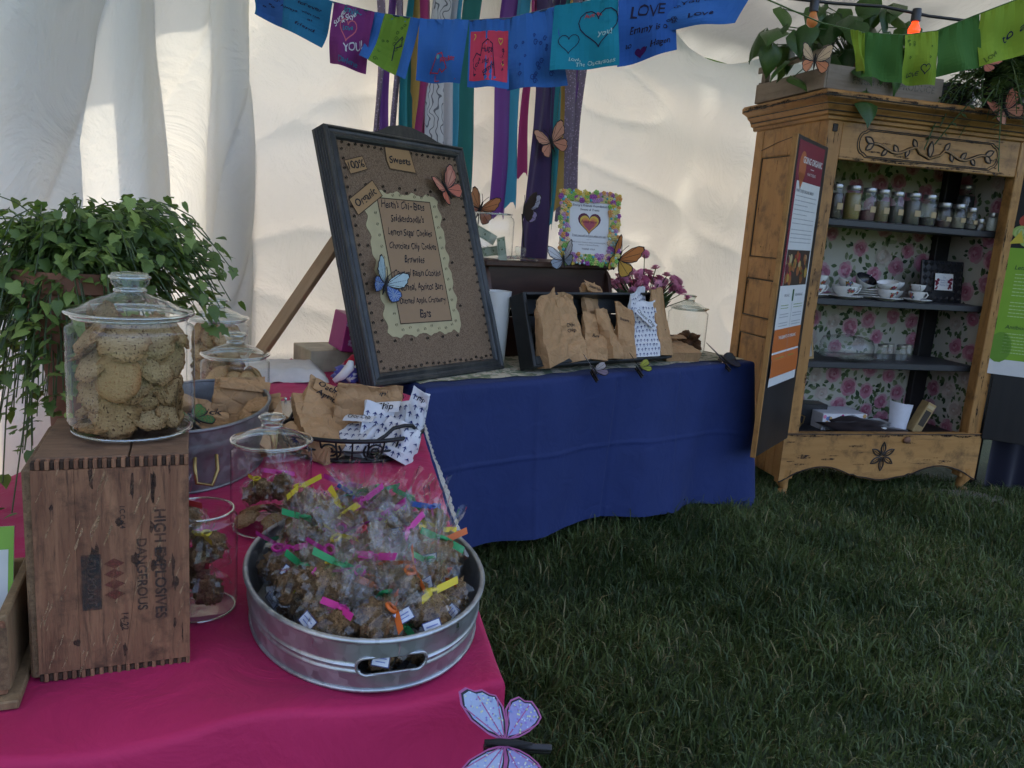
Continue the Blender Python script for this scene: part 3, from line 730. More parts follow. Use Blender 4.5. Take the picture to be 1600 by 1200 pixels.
P.text('Antibiotics / growth hormones', .06, 1.02, .030, (.03,.08,.02), 3, .015, .15, left=True); body_lines(P, .06, .47, .87, .98, 7, (.42,.55,.25), rs, .005)
P.disc(.05, .90, .06, (.13,.28,.03), 3, 14, .09); body_lines(P, .2, .48, .765, .80, 3, (.3,.3,.3), rs)
P.build('print', PRN, onR, p2)

# ---------------------------------------------------------------- things in the wardrobe
WM = Matrix.Translation((1.535, 4.363, 0)) @ Matrix.Rotation(R(15), 4, 'Z')
def wl(x, y, z): p = WM @ Vector((x, y, z)); return (p.x, p.y, p.z)
GLASS = glassy('clear_glass'); GLASSD = glassy('pressed_glass', (.95,.97,.965), (.42,.48,.46), 1.0, .25, 40)
LID = plain('tin_lid', (.34,.34,.33), .32, .9, .1, 60); KRAFTL = plain('kraft_label', (.42,.31,.17), .8)
def mason(x, y, z, h, r, fillcol, fill, label, lab=True, group='glass jars on the top cabinet shelf'):
    t = thing('mason_jar', label, 'jar', wl(x, y, z), R(15), group)
    hb = h-.018
    MB().lathe([(.001, .001), (r*.92, .001), (r, .012), (r, hb*.72), (r*.93, hb*.82), (r*.76, hb*.90), (r*.76, hb)], 20).build('glass_body', GLASSD, t, 60)
    MB().lathe([(r*.80, hb-.008), (r*.82, hb-.006), (r*.82, hb+.012), (r*.78, hb+.016), (.001, hb+.0165)], 20).build('lid', LID, t, 35)
    g_ = mat('fill%s' % (fillcol,), lambda: plain('dry_filling', fillcol, .9, 0, .5, 130, .8))
    if fill > 0: MB().lathe([(.001, .006), (r*.86, .006), (r*.93, .015), (r*.93, hb*fill), (.001, hb*fill+.006)], 16).build('filling', g_, t, 60)
    if lab:
        def fn(u, v): a = -PI/2+(u-.5)*1.0+.2; return (math.cos(a)*(r+.0012), math.sin(a)*(r+.0012), hb*.30+v*hb*.20)
        MB().grid(fn, 6, 1).build('paper_label', KRAFTL, t, 60)
JX = [(.223,.19,.042,(.03,.02,.02),.8,'with dark contents, nearest the open poster door'),(0.333,.19,.046,(.20,.15,.04),.85,'full of yellow dried herbs, second from the poster door'),(0.436,.185,.043,(.10,.04,.05),.35,'part filled with pinkish petals, third from the poster door'),(0.524,.183,.044,(.12,.09,.04),.7,'with pale yellow herbs, fourth from the poster door'),
      (0.621,.178,.042,(.03,.03,.025),.6,'with blackish herbs, fifth from the poster door'),(0.727,.18,.048,(.06,.055,.042),.82,'packed with grey-brown tea, sixth from the poster door'),(0.839,.178,.044,(.05,.045,.04),.3,'nearly empty, last of the large ones on the top shelf')]
for x, h, r, c, fl, nm in JX: mason(x, .16, SH[0], h, r, c, fl, 'large screw-top glass jar '+nm)
for x, h, r, c, fl, nm in [(.948,.142,.043,(.06,.03,.03),.3,'first small one after the large jars'),(1.049,.142,.042,(.16,.14,.10),.5,'second small one, with pale contents'),(1.142,.128,.036,(.10,.09,.08),.25,'third small one, nearly empty'),(1.214,.07,.03,(.1,.1,.1),0,'tiny squat one in front of the tall bottle')]: mason(x, .16, SH[0], h, r, c, fl, 'small screw-top glass jar on top shelf, '+nm, h > .1)
mason(1.24, .33, SH[0], .27, .05, (.02,.02,.022), .8, 'tall dark glass bottle-jar at the dim end of the top shelf', True)
mason(1.275, .14, SH[0], .11, .03, (.45,.46,.42), .85, 'little white jar at the end of the top shelf by the green poster', False)
CHINA = plain('white_china', (.66,.65,.62), .18, 0, .04); CHINAIN = plain('dark_glazed_china', (.02,.02,.025), .15)
def flowers_on(t, r, h, rs, n=3, up=.55):
    P = Print()
    for _ in range(n):
        x, y = rs.uniform(-.9, .9)*r, rs.uniform(-.2, .2)*h+h*up
        for k in range(5): P.disc(x+.006*math.cos(k*1.26), y+.006*math.sin(k*1.26), .005, rs.choice(((.35,.03,.05), (.42,.12,.10), (.15,.18,.35), (.40,.20,.06))), 2+k, 7)
        for k in range(4): leaf2(P, x, y, .018, rs.uniform(0, 6.28), (.06,.12,.05), 1)
    def fn(u, v, L):
        a = -PI/2+u/r; q = cup_r(v/h)*r+.0008+L*.00025; return (q*math.cos(a), q*math.sin(a), v)
    P.build('painted_flowers', PRN, fn, t)
def cup_r(k): return .48+.52*math.sin(min(1, max(0, k))*PI/2)**.8
def cup(x, y, z, r, h, label, rs, tilt=(0,0), inner=None, hand=0.0):
    t = thing('teacup', label, 'teacup', wl(x, y, z), 0, 'china teacups on the middle cabinet shelf', (tilt[0], tilt[1], R(15)+hand))
    pr = [(.001, .001), (r*.5, 0), (r*.5, .004)]+[(r*cup_r(k/8), .004+(h-.004)*k/8) for k in range(9)]
    pi_ = [(r*cup_r(k/8)-.0025, .006+(h-.007)*k/8) for k in range(8, -1, -1)]+[(.001, .006)]
    MB().lathe(pr, 22).build('bowl', CHINA, t, 60); MB().lathe([(r, h)]+pi_, 22).build('inside', inner or CHINA, t, 60)
    MB().tube([(r*.95, 0, h*.88), (r*1.25, 0, h*.98), (r*1.45, 0, h*.72), (r*1.2, 0, h*.38), (r*.82, 0, h*.36)], .0035, 7).build('handle', CHINA, t, 80)
    flowers_on(t, r, h, rs)
def saucer(x, y, z, r, label):
    t = thing('saucer', label, 'saucer', wl(x, y, z), 0, 'china saucers on the middle cabinet shelf')
    MB().lathe([(.001, .002), (r*.5, 0), (r*.55, .003), (r*.85, .012), (r, .017), (r*.995, .019), (r*.8, .015), (r*.5, .006), (.001, .006)], 26).build('dish', CHINA, t, 60)
rs = random.Random(9); z2 = SH[1]
saucer(.195, .20, z2, .085, 'saucer under the two stacked teacups nearest the poster door'); cup(.205, .20, z2+.010, .056, .062, 'lower of two stacked teacups nearest the poster door', rs); cup(.205, .20, z2+.058, .058, .064, 'upper of two stacked teacups nearest the poster door', rs, hand=.4)
saucer(.374, .17, z2, .105, 'wide saucer under the second teacup stack'); cup(.374, .17, z2+.010, .072, .062, 'wide bowl-shaped teacup on the second saucer', rs); cup(.39, .18, z2+.052, .062, .05, 'tilted teacup with pink flowers on the wide bowl cup', rs, (.15,.25))
for k in range(4): saucer(.60, .28, z2+k*.013, .095, ('bottom','second','third','top')[k]+' saucer of the stack of four in the middle of the shelf')
cup(.56, .27, z2+.066, .062, .06, 'teacup with a black inside tipped forward on the saucer stack', rs, (.5,-.3), CHINAIN, .6)
saucer(.655, .165, z2, .09, 'saucer under the blue-flowered teacups'); cup(.66, .165, z2+.010, .06, .055, 'blue-flowered teacup, lower of a pair', rs, hand=.3); cup(.655, .165, z2+.057, .06, .052, 'red-flowered teacup, upper of a pair, tilted', rs, (0,-.22), None, .5)
cup(.80, .30, z2, .062, .056, 'plain pale teacup at the bottom behind the pair', rs, hand=2); cup(.80, .30, z2+.05, .062, .056, 'plain pale teacup on top behind the pair', rs, hand=2.5)
saucer(.86, .165, z2, .088, 'saucer under the small cups next to the black frame'); cup(.86, .165, z2+.010, .046, .052, 'small white cup, lower of two by the black frame', rs, hand=-1.2); cup(.86, .165, z2+.057, .043, .045, 'small white cup upside on top by the black frame', rs, hand=-2)
# quilted black picture frame
t = thing('picture_frame', 'black quilted picture frame holding a small flowered card', 'frame', wl(.985, .27, z2), 0, None, (R(-8), 0, R(15)))
BLK = plain('black_lacquer', (.012,.012,.014), .35)
MB().box(0, .30, 0, .02, 0, .25, .004).build('frame_board', BLK, t, 30)
for i in range(7):
    for j in range(6):
        x, z = .022+i*.0425, .02+j*.042
        if 1.2 < i < 4.8 and .9 < j < 3.9: continue
        MB().add([(x-.020, -.001, z), (x, -.001, z-.020), (x+.020, -.001, z), (x, -.001, z+.020), (x, -.011, z)], [(0,1,4),(1,2,4),(2,3,4),(3,0,4)]).build('stud', BLK, t, 0)
P = Print(); P.rect(.085, .072, .215, .172, W8, 1)
for tx, yy_ in (('The', .148), ('Healing Tea', .132), ('Station by', .118), ('Healing Cup', .104)): P.text(tx, .152, yy_, .014, (.12,.14,.3), 3, 0, .2)
for _ in range(16): P.disc(rs.choice((rs.uniform(.09, .11), rs.uniform(.185, .21))), rs.uniform(.075, .15), rs.uniform(.006, .011), rs.choice(((.16,.01,.03), (.22,.03,.05))), 2, 7)
P.build('card', PRN, lambda u, v, L: (u, -.012-L*.0004, v), t)
# lower shelf: cake dome, small jars, wooden frame
z3 = SH[2]
t = thing('cake_dome', 'low glass cake dome with knob on the lower cabinet shelf', 'cake dome', wl(.484, .22, z3))
MB().lathe([(.001,.012), (.05,.0), (.06,.01), (.165,.018), (.172,.03), (.165,.026), (.001,.022)], 32).build('plate', GLASSD, t, 60)
MB().lathe([(.15,.024), (.152,.09), (.135,.125), (.06,.14), (.02,.142), (.012,.15), (.022,.165), (.012,.176), (.001,.177)], 32).build('dome', GLASSD, t, 60)
for k in range(4):
    mt = thing('small_glass_jar', ('first','second','third','fourth')[k]+' small cut-glass jar from the cake dome', 'jar', wl(.725+k*.066, .21+.03*(k % 2), z3), 0, 'cut-glass jars on the lower shelf')
    MB().lathe([(.001,.002), (.026,.001), (.030,.01), (.031,.06), (.026,.075), (.027,.09)], 16).build('glass_body', GLASSD, mt, 60)
    MB().lathe([(.029,.084), (.029,.096), (.001,.098)], 16).build('lid', LID, mt, 35)
t = thing('photo_frame', 'little gilt wooden photo frame leaning behind the poster door', 'frame', wl(.16, .16, z3), 0, None, (R(-12), 0, R(35)))
GOLD = plain('gilt_wood', (.36,.22,.08), .45)
for a in ((-.005,.105,0,.012,0,.014), (-.005,.105,0,.012,.126,.14), (-.005,.009,0,.012,.0145,.1255), (.091,.105,0,.012,.0145,.1255)): MB().box(*a, b=.002).build('frame_bar', GOLD, t, 30)
MB().box(.009, .091, .004, .010, .0145, .1255).build('picture', mat('pic', lambda: plain('faded_print', (.30,.27,.22), .5, 0, .5, 40)), t)
# clutter behind the apron
zb = .335
def card(t, x0, x1, y0, y1, z0, z1, m, M=None, name='body'): return MB().box(x0, x1, y0, y1, z0, z1, .002, M).build(name, m, t, 30)
t = thing('game_box', 'flat white box with pink flowers lying behind the wardrobe apron', 'box', wl(.38, .20, zb), R(14)); card(t, 0, .30, 0, .2, 0, .10, mat('wbox', lambda: plain('white_card', (.60,.58,.58), .5)))
P = Print()
for _ in range(40): P.disc(rs.uniform(.01, .29), rs.uniform(.01, .09), rs.uniform(.006, .014), rs.choice(((.45,.06,.18), (.5,.3,.1), (.12,.2,.4), (.6,.2,.3))), 2, 7)
P.text('flower', .15, .05, .03, (.2,.3,.5), 3, .02); P.build('print', PRN, lambda u, v, L: (u, -.001-L*.0003, v), t)
t = thing('dark_box', 'dark box standing behind the white flowered box', 'box', wl(.28, .32, zb), R(10)); card(t, 0, .2, 0, .12, 0, .13, BLK)
t = thing('cloth_heap', 'heap of dark brown cloth behind the wardrobe apron', 'cloth'); t.location = wl(.60, .15, zb+.035)
MB().blob((0,0,0), .1, 3, .7, 2.2, 5, (2.2,.8,.55)).build('cloth', mat('dkcloth', lambda: cloth('dark_cloth', (.018,.012,.012))), t, 180)
t = thing('paper_cone', 'white sheet of paper rolled and standing in the wardrobe base', 'paper', wl(.90, .20, zb))
MB().grid(lambda u, v: ((.05+.02*v)*math.cos(-2.8+u*3.4)*1.1, (.05+.02*v)*math.sin(-2.8+u*3.4), .0+v*.19-.03*u*v), 20, 6).build('sheet', mat('paper', lambda: plain('white_paper', (.62,.62,.66), .7)), t, 60)
t = thing('spice_box', 'slim yellow-brown carton leaning beside the rolled paper', 'carton', wl(1.0, .16, zb), 0, None, (0, R(24), R(8))); card(t, -.03, .03, -.02, .05, 0, .20, mat('ycard', lambda: plain('mustard_card', (.32,.22,.09), .6, 0, .35, 25)))
P = Print(); P.rect(-.02, .05, .02, .15, (.05,.04,.03), 1); P.rect(-.022, .165, .022, .185, (.45,.36,.2), 1); P.build('print', PRN, lambda u, v, L: (u, -.021-L*.0004, v), t)
t = thing('jar_lid', 'small white screw lid lying on the dark cloth', 'lid', wl(.70, .085, zb+.03)); MB().lathe([(.028,0), (.03,.003), (.03,.018), (.026,.021), (.001,.021)], 18).build('cap', CHINA, t, 40)
t = thing('brass_jug', 'little brass jug in the dark corner of the wardrobe base', 'jug', wl(.2, .22, zb)); MB().lathe([(.001,0), (.03,0), (.045,.03), (.035,.06), (.022,.08), (.03,.10)], 18).build('body', mat('brass', lambda: plain('old_brass', (.35,.24,.09), .35, .9)), t, 60)
MB().tube([(.03,0,.09), (.06,0,.08), (.055,0,.04), (.04,0,.03)], .004, 6).build('handle', MATS['brass'], t, 60)
# flagstone under the foot
t = MB().prism([(-.15,-.1), (.05,-.16), (.3,-.12), (.34,.06), (.2,.14), (-.1,.12)], .0, .02); t = t.build('paving_stone', mat('stone', lambda: plain('paving', (.15,.13,.11), .9, 0, .3, 12)), None, 30, label='flat grey stone under the wardrobe foot', cat='stone'); t.location = wl(1.08, -.12, .004)
# dark panel and curtain beyond the wardrobe
t = thing('dark_cupboard', 'blackish boarded cupboard front beyond the wardrobe', 'cupboard', wl(1.42, .12, 0), R(10))
for k in range(5): MB().box(k*.14, k*.14+.137, 0, .4, .30, .98, .004).build('board', BLACKW, t, 30)
for k in (0, 1): MB().box(.02+k*.6, .08+k*.6, .02, .08, 0, .30).build('leg', BLACKW, t)
t = thing('dark_skirt_cloth', 'navy-black cloth hanging to the grass beyond the wardrobe', 'cloth', wl(1.45, .02, 0), R(10))
MB().grid(lambda u, v: (u*.75, .02*math.sin(u*26)*(.3+.7*(1-v)), .02+v*.46), 60, 10).build('folds', mat('navy', lambda: cloth('navy_cloth', (.008,.008,.018))), t, 180)
# ================================================================ FRONT TABLE
OLDW = wood('old_crate_wood', (.15,.062,.034), (.36,.18,.095), (.02,.010,.008), (1,1,.10), 55, .95, .75, .8, 24)
ENDG = wood('end_grain', (.13,.075,.04), (.28,.175,.095), (.03,.018,.012), (1,.4,1), 130, .8, .85, .8, 40)
RAWW = wood('raw_wood', (.21,.13,.065), (.34,.23,.12), (.06,.035,.02), (1,1,.12), 50, .6, .7, .5, 24)
def m_stencil():
    g = G('stencil_ink'); c = g('Attribute', attribute_name='Col').outputs['Color']; v = g.co()
    n = g.noise(v, 95, 5, .7); f = g.ramp(n, (.38, .92), (.68, .25))
    return g.end(g('MixShader', {0: f, 1: g('BsdfTransparent').outputs[0], 2: g.pbr(Base_Color=c, Roughness=.9)}).outputs[0])
STEN = m_stencil()
cr = thing('wooden_crate', 'old brown explosives crate standing on end on the pink cloth', 'crate', (-.567, .913, TH+.002), R(22))
cw, cd, ch = .176, .215, .291; bt = .012
for a, b, nm in ((0, .262, 0), (.264, .68, 1), (.682, 1, 2)):
    top = [(cw*a, 0), (cw*b, 0)]
    sl = .022 if nm == 1 else 0; s2 = .022 if nm == 2 else 0
    v = []
    for y in (0, bt):
        v += [(cw*a-s2, y, bt), (cw*b-sl, y, bt), (cw*b+ (sl*.5 if nm == 1 else 0), y, ch-bt), (cw*a+(s2*.5), y, ch-bt)]
    MB().add(v, [(0,1,2,3), (7,6,5,4), (0,4,5,1), (1,5,6,2), (2,6,7,3), (3,7,4,0)]).build('plank', OLDW, cr, 30)
MB().box(bt*.4, bt*.4+.009, bt+.0005, cd-bt, bt, ch-bt, .0015).build('plank', ENDG, cr, 30)
MB().box(-.010, bt*.4-.0005, .004, cd-.004, .004, ch-.010, .003).build('side_board', ENDG, cr, 30)
MB().box(cw-.010, cw-.001, bt+.0005, cd-bt, bt, ch-bt, .0015).build('plank', OLDW, cr, 30)
MB().box(.005, cw-.001, cd-bt, cd-.001, bt, ch-bt, .0015).build('plank', OLDW, cr, 30)
for a, b in ((0, .60), (.605, 1)): MB().box(cw*a+.001, cw*b, bt+.0005, cd-.001, ch-bt+.0005, ch, .0012).build('lid_plank', wood('crate_top_wood%d' % int(a*10), (.15,.08,.045), (.28,.165,.095), (.03,.016,.012), (.1,1,1), 55, .7, .65, .5, 24), cr, 30)
MB().box(.001, cw-.001, bt+.0005, cd-.001, 0, bt-.0005, .0012).build('bottom_plank', OLDW, cr, 30)
nf = 17; fw = cw/nf/2
fa = MB().box(0, fw*.96, 0, bt, 0, bt-.0006, .0008).mesh('finger_joint', OLDW, 30); fb = MB().box(0, fw*.96, .0022, bt, 0, bt-.0022, .0008).mesh('finger_joint', wood('dark_end_grain', (.03,.016,.011), (.09,.05,.03), (.012,.008,.006), (1,.4,1), 60, .6, .9, .8), 30)
for k in range(nf*2):
    for z in (ch-bt+.0003, 0): obj('finger_joint', fa if k % 2 else fb, cr, T(k*fw, rnd(-.0004, .0004), z))
P = Print(); ink = (.028,.022,.02)
P.text('HIGH EXPLOSIVES', .141, .148, .0165, ink, 1, .025, rot=-PI/2, width=.150); P.text('DANGEROUS', .1195, .136, .0145, ink, 1, .02, rot=-PI/2, width=.098)
P.rect(.051, .093, .073, .168, (.03,.026,.024), 1); P.text('DU PONT', .062, .130, .015, (.09,.055,.04), 2, .02, rot=-PI/2, width=.062)
P.text('I.C.C.-14', .0985, .215, .008, ink, 1, .03, rot=-PI/2, width=.03); P.text('14-22', .0985, .074, .008, ink, 1, .03, rot=-PI/2, width=.024)
for k in range(4): P.poly([(.076, .112+k*.014), (.088, .105+k*.014), (.10, .112+k*.014), (.088, .119+k*.014)], (.13,.032,.022), 1)
P.build('stencil_lettering', STEN, lambda u, v, L: (u, -.0012-L*.0003, v), cr)
rr = random.Random(44); P = Print()
for _ in range(80):
    x, z = rr.uniform(.004, cw-.004), rr.uniform(.014, ch-.014); l, h = rr.uniform(.001, .006), rr.uniform(.004, .024); dk = rr.random() < .22
    if not dk: l, h = l*.25, h*.8
    P.poly([(min(cw, max(0, x+l*math.cos(a)*rr.uniform(.4, 1.2)+(h*.3*math.sin(a) if not dk else 0))), min(ch, max(0, z+h*math.sin(a)*rr.uniform(.5, 1.2)))) for a in [q*PI/6 for q in range(12)]], (.035,.018,.012) if dk else (.36,.22,.12), 1)
P.build('scuff_marks', STEN, lambda u, v, L: (u, -.0004, v), cr, kind='stuff')
# small open box with leaflets at the very edge
lb = thing('wooden_box', 'weathered open wooden box at the table corner holding leaflets', 'box', (-.574, .868, TH+.002), R(22))
bx0 = -.26
for a in ((bx0,-.004,0,.010,.012,.105), (-.0135,-.002,.0105,.20,.012,.11), (bx0,-.014,.19,.20,.012,.105)): MB().box(*a, b=.002).build('board', OLDW if a[2] == 0 else RAWW, lb, 30)
MB().box(bx0, .010, -.014, .205, 0, .0115, .002).build('base_board', RAWW, lb, 30)
MB().box(-.012, -.001, -.001, .0, .02, .10).build('bark_edge', ENDG, lb, 30)
bxo = Vector((-.574, .868, TH+.002)); BR = Matrix.Rotation(R(22), 4, 'Z')
def lbp(x, y, z): p = BR @ Vector((x, y, z))+bxo; return (p.x, p.y, p.z)
t = thing('leaflet', 'green and white printed leaflet standing in the wooden box', 'leaflet', lbp(-.105, .10, .045), 0, None, (R(-18), 0, R(22)))
P = Print(); P.rect(0, 0, .09, .135, (.22,.42,.06), 1); P.rect(.006, .025, .084, .105, (.60,.62,.58), 2); P.rect(.03, .045, .07, .08, (.45,.47,.44), 3)
for k in range(5): P.rect(.01, .11+k*.0045, .01+.05+.012*(k % 2), .1125+k*.0045, (.10,.22,.04), 3)
for k in range(4): P.rect(.008+k*.006, .085, .011+k*.006, .10, (.12,.12,.12), 3)
P.text('Name', .02, .115, .012, (.05,.12,.02), 3); P.build('sheet', PRN, flat(), t)
MB().box(0, .09, .0005, .003, 0, .135).build('card_back', PRN if False else mat('paper', None) if 'paper' in MATS else None, t)
t = thing('marker_pen', 'black and white marker pen lying in the wooden box', 'pen', lbp(-.03, .035, .085), 0, None, (R(80), 0, R(30)))
MB().lathe([(.001,-.05), (.0045,-.05), (.005,-.048), (.005,.02), (.0042,.022)], 12).build('barrel', CHINA, t, 40); MB().lathe([(.0052,.0205), (.0056,.022), (.0056,.052), (.004,.055), (.001,.055)], 12).build('cap', BLK, t, 40)

# ---------------------------------------------------------------- cookie jars
def m_cookie(name, a, b, c, s=1.0):
    g = G(name); v = g.co(); n = g.noise(v, 3.5*s, 6, .75); n2 = g.noise(v, 9*s, 3); oi = g('ObjectInfo').outputs['Random']
    col = g.mix(g.ramp(n, (.3, 0.0), (.7, 1.0)), a, b); col = g.mix(g.ramp(n2, (.57, 0.0), (.66, 1.0)), col, c)
    rim = g.ramp(g('VectorMath', {0: v}, operation='LENGTH').outputs['Value'], (.72, 0.0), (1.0, 1.0)); col = g.mix(g.math('MULTIPLY', rim, .55), col, (.62,.36,.16), 'MULTIPLY') if s < 2 else col
    col = g.mix(g.math('MULTIPLY', oi, .6), col, (.62,.50,.38), 'MULTIPLY')
    return g.end(g.pbr(Base_Color=col, Roughness=.85, Normal=g.bump(g.mix(.4, n, n2), 1.0, .012), Specular_IOR_Level=.2))
COOK = m_cookie('oat_cookie', (.33,.20,.085), (.60,.43,.22), (.09,.04,.02)); SNICK = m_cookie('sugar_cookie', (.48,.31,.14), (.60,.40,.20), (.42,.22,.09)); BROWN = m_cookie('brownie_crumb', (.10,.045,.02), (.22,.11,.05), (.05,.02,.01))
GRAN = m_cookie('granola', (.22,.115,.05), (.52,.33,.16), (.06,.028,.014), 60)
def cookie_mesh(seed, m, amp=.16):
    mb = MB().blob((0,0,0), 1, 4, amp, 2.2, seed, (1,1,.17)); mb.v = [tuple(Vector(p)*(1+amp*.55*noise.noise(Vector(p)*7+Vector((seed,0,0)))+amp*.35*noise.noise(Vector(p)*15))) for p in mb.v]
    return mb.mesh('cookie', m, 180)
CK = [cookie_mesh(k, COOK, .20) for k in range(5)]; SK = [cookie_mesh(9, SNICK, .06)]
GLASSR = glassy('glass_edge', (.72,.78,.77), (.16,.19,.19), 1.6, 0, 60, .02, .14, 2.0)
def jar_body(t, r, h, n=40):
    lp = [(.001,.004), (r*.80,.003), (r*.95,.006), (r,.02), (r,h*.90), (r*.985,h*.93), (r*.90,h*.955), (r*.885,h*.965), (r*.90,h), (r*.885,h+.002), (r*.865,h*.985)]
    for zz, q in ((h+.001, .893), (.005, .93)): MB().tube([(r*q*math.cos(2*PI*i/n), r*q*math.sin(2*PI*i/n), zz) for i in range(n)], .0026*r/.083, 6, True).build('glass_rim', GLASSR, t, 180)
    return MB().lathe(lp, n).build('glass_body', GLASS, t, 50)
def jar_lid(t, r, z, n=40):
    lp = [(r*.84,z-.004), (r*.86,z+.001), (r*.97,z+.001), (r*.99,z+.004), (r*.97,z+.007), (r*.78,z+.011), (r*.60,z+.020), (r*.36,z+.027), (r*.26,z+.030), (r*.22,z+.034), (r*.24,z+.038), (r*.30,z+.044), (r*.31,z+.054), (r*.27,z+.058), (.001,z+.060)]
    k = r/.083; lp = [(a, z+(b-z)*k) for a, b in lp]
    l = MB().lathe(lp, n).build('lid', GLASSL, t, 50)
    for zz, q in ((.004, .985), (.034, .235), (.052, .305)): MB().tube([(r*q*math.cos(2*PI*i/n), r*q*math.sin(2*PI*i/n), z+zz*k) for i in range(n)], .0027*k, 6, True).build('glass_edge', GLASSR, l, 180)
    return l
GLASSL = glassy('lid_glass', (.91,.94,.93), (.26,.31,.30), 1.5, .06, 25)
def cookie_jar(label, loc, r, h, lid=True):
    t = thing('glass_jar', label, 'jar', loc); jar_body(t, r, h)
    if lid: jar_lid(t, r, h+.003)
    return t
def put(name, me, loc, eul, s, label, cat, group): 
    o = obj(name, me, None, T(*loc, *eul, s), label, cat, group); return o
def fill_cookies(c, r, h0, h1, cr_, per, meshes, label, group, seed, name='cookie', lean=(.9,1.5)):
    rs = random.Random(seed); z = c[2]+h0; k = 0
    while z < c[2]+h1:
        a0 = rs.uniform(0, 6)
        for i in range(per):
            a = a0+2*PI*i/per+rs.uniform(-.2, .2); d = r-cr_*.62-rs.uniform(0, .006); s = cr_*rs.uniform(.85, 1.12)
            put(name, rs.choice(meshes), (c[0]+d*math.cos(a), c[1]+d*math.sin(a), z+rs.uniform(-.008, .008)), (0, rs.uniform(*lean), a+rs.uniform(-.4, .4)), s, label, 'cookie', group)
        z += cr_*1.15
J1 = (-.520, 1.075, TH+.294); crate_c = (-.567, .913)
t = cookie_jar('large lidded glass jar full of cookies on the explosives crate', J1, .0805, .158)
fill_cookies(J1, .074, .034, .150, .030, 8, CK, 'rough oatmeal cookie inside the large glass jar', 'oatmeal cookies in the large jar', 3, lean=(.5,1.7))
fill_cookies(J1, .046, .04, .14, .030, 3, CK, 'rough oatmeal cookie inside the large glass jar', 'oatmeal cookies in the large jar', 4, lean=(.2,1.2))
put('cookie', SK[0], (J1[0]+.012, J1[1]-.064, J1[2]+.088), (R(82), 0, R(-8)), .034, 'smooth round sugar cookie at the front of the large jar', 'cookie', None)
for k in range(5): put('cookie', CK[k], (J1[0]+rnd(-.035, .035), J1[1]+rnd(-.035, .035), J1[2]+.017), (rnd(-.2, .2), rnd(-.2, .2), k), .036, 'oatmeal cookie lying flat on the bottom of the large jar', 'cookie', 'flat cookies in the large jar')
J3 = (-.791, 2.25, TH+.002)
cookie_jar('squat lidded glass jar of pale cookies behind the galvanised tub', J3, .094, .185); fill_cookies(J3, .088, .04, .15, .036, 8, SK, 'pale flat cookie in the squat jar behind the tub', 'pale cookies in the squat jar', 5, lean=(.5,1.3))
J2 = (-.935, 2.50, TH+.002)
cookie_jar('taller lidded glass jar of chunky cookies behind the squat jar', J2, .094, .25); fill_cookies(J2, .088, .04, .23, .036, 8, CK, 'chunky cookie in the taller jar below the ivy', 'chunky cookies in the taller jar', 6)
J4 = (-.447, 1.47, TH+.002)
cookie_jar('nearly empty lidded glass jar behind the bags of clusters', J4, .075, .17); fill_cookies(J4, .066, .025, .05, .028, 5, CK, 'dark cookie at the bottom of the nearly empty jar', 'cookies in the nearly empty jar', 8, lean=(.2,.8))
J5 = (-.452, 1.13, TH+.002)
cookie_jar('open glass jar between crate and galvanised tray holding wrapped bags', J5, .056, .16, False)

# ---------------------------------------------------------------- galvanised tray and tub
def m_galv(name, c=(.50,.53,.56), rough=.34):
    g = G(name); v = g.co(); vo = g('TexVoronoi', {'Vector': v, 'Scale': 70}); n = g.noise(v, 9, 4)
    k = g('SeparateColor', {'Color': vo.outputs['Color']}).outputs[0]
    col = g.mix(k, tuple(x*.72 for x in c), c); col = g.mix(g.ramp(n, (.45, 0.0), (.75, .5)), col, tuple(x*.6 for x in c))
    return g.end(g.pbr(Base_Color=col, Metallic=.85, Roughness=g.math('ADD', g.math('MULTIPLY', k, .14), rough)))
GALV = m_galv('galvanised_steel')
def oval_wall(t, rx, ry, h, flare, ribs, hole=None, n=120, m=28, name='wall', g=GALV, th=.0025):
    def rad(z): return 1+flare*z/h+sum(.012*math.exp(-((z/h-q)/.028)**2) for q in ribs)
    outer = []; v = []; f = []
    for side in (0, 1):
        for j in range(m+1):
            z = h*j/m; k = rad(z) if side == 0 else 1+flare*z/h
            for i in range(n):
                a = 2*PI*i/n; v.append(((rx*k-th*side)*math.cos(a), (ry*k-th*side)*math.sin(a), z))
    def inh(i, j):
        if hole is None: return False
        a = 2*PI*(i+.5)/n; z = h*(j+.5)/m
        d = (a-hole[0]+PI) % (2*PI)-PI; dx = d*hole[4]; dz = z-hole[1]
        return max(abs(dx)-hole[2], 0)**2+dz*dz < hole[3]**2
    S_ = n*(m+1)
    for j in range(m):
        for i in range(n):
            if inh(i, j): continue
            a, b, c, d = j*n+i, j*n+(i+1) % n, (j+1)*n+(i+1) % n, (j+1)*n+i
            f.append((a, b, c, d)); f.append((S_+a, S_+d, S_+c, S_+b))
    o = MB().add(v, f).build(name, g, t, 60)
    kx = 1+flare
    MB().tube([(rx*kx*math.cos(2*PI*i/72), ry*kx*math.sin(2*PI*i/72), h) for i in range(72)], .0042, 8, True).build('rolled_rim', g, t, 180)
    MB().disc(1, .003, 60, None, rx*.995, ry*.995).build('floor_plate', g, t)
    MB().tube([(rx*1.004*math.cos(2*PI*i/72), ry*1.004*math.sin(2*PI*i/72), .003) for i in range(72)], .003, 6, True).build('base_bead', g, t, 180)
    return o
TR = (-.208, 1.168, TH+.003); trz = R(19)
tr = thing('galvanised_tray', 'oval galvanised metal tray with cut-out handle full of wrapped clusters', 'tray', TR, trz)
RX, RY, TZ = .168, .232, .078
oval_wall(tr, RX, RY, TZ, .05, (.52, .40), (-PI/2+.02, .040, .032, .0125, RX), 200, 44)
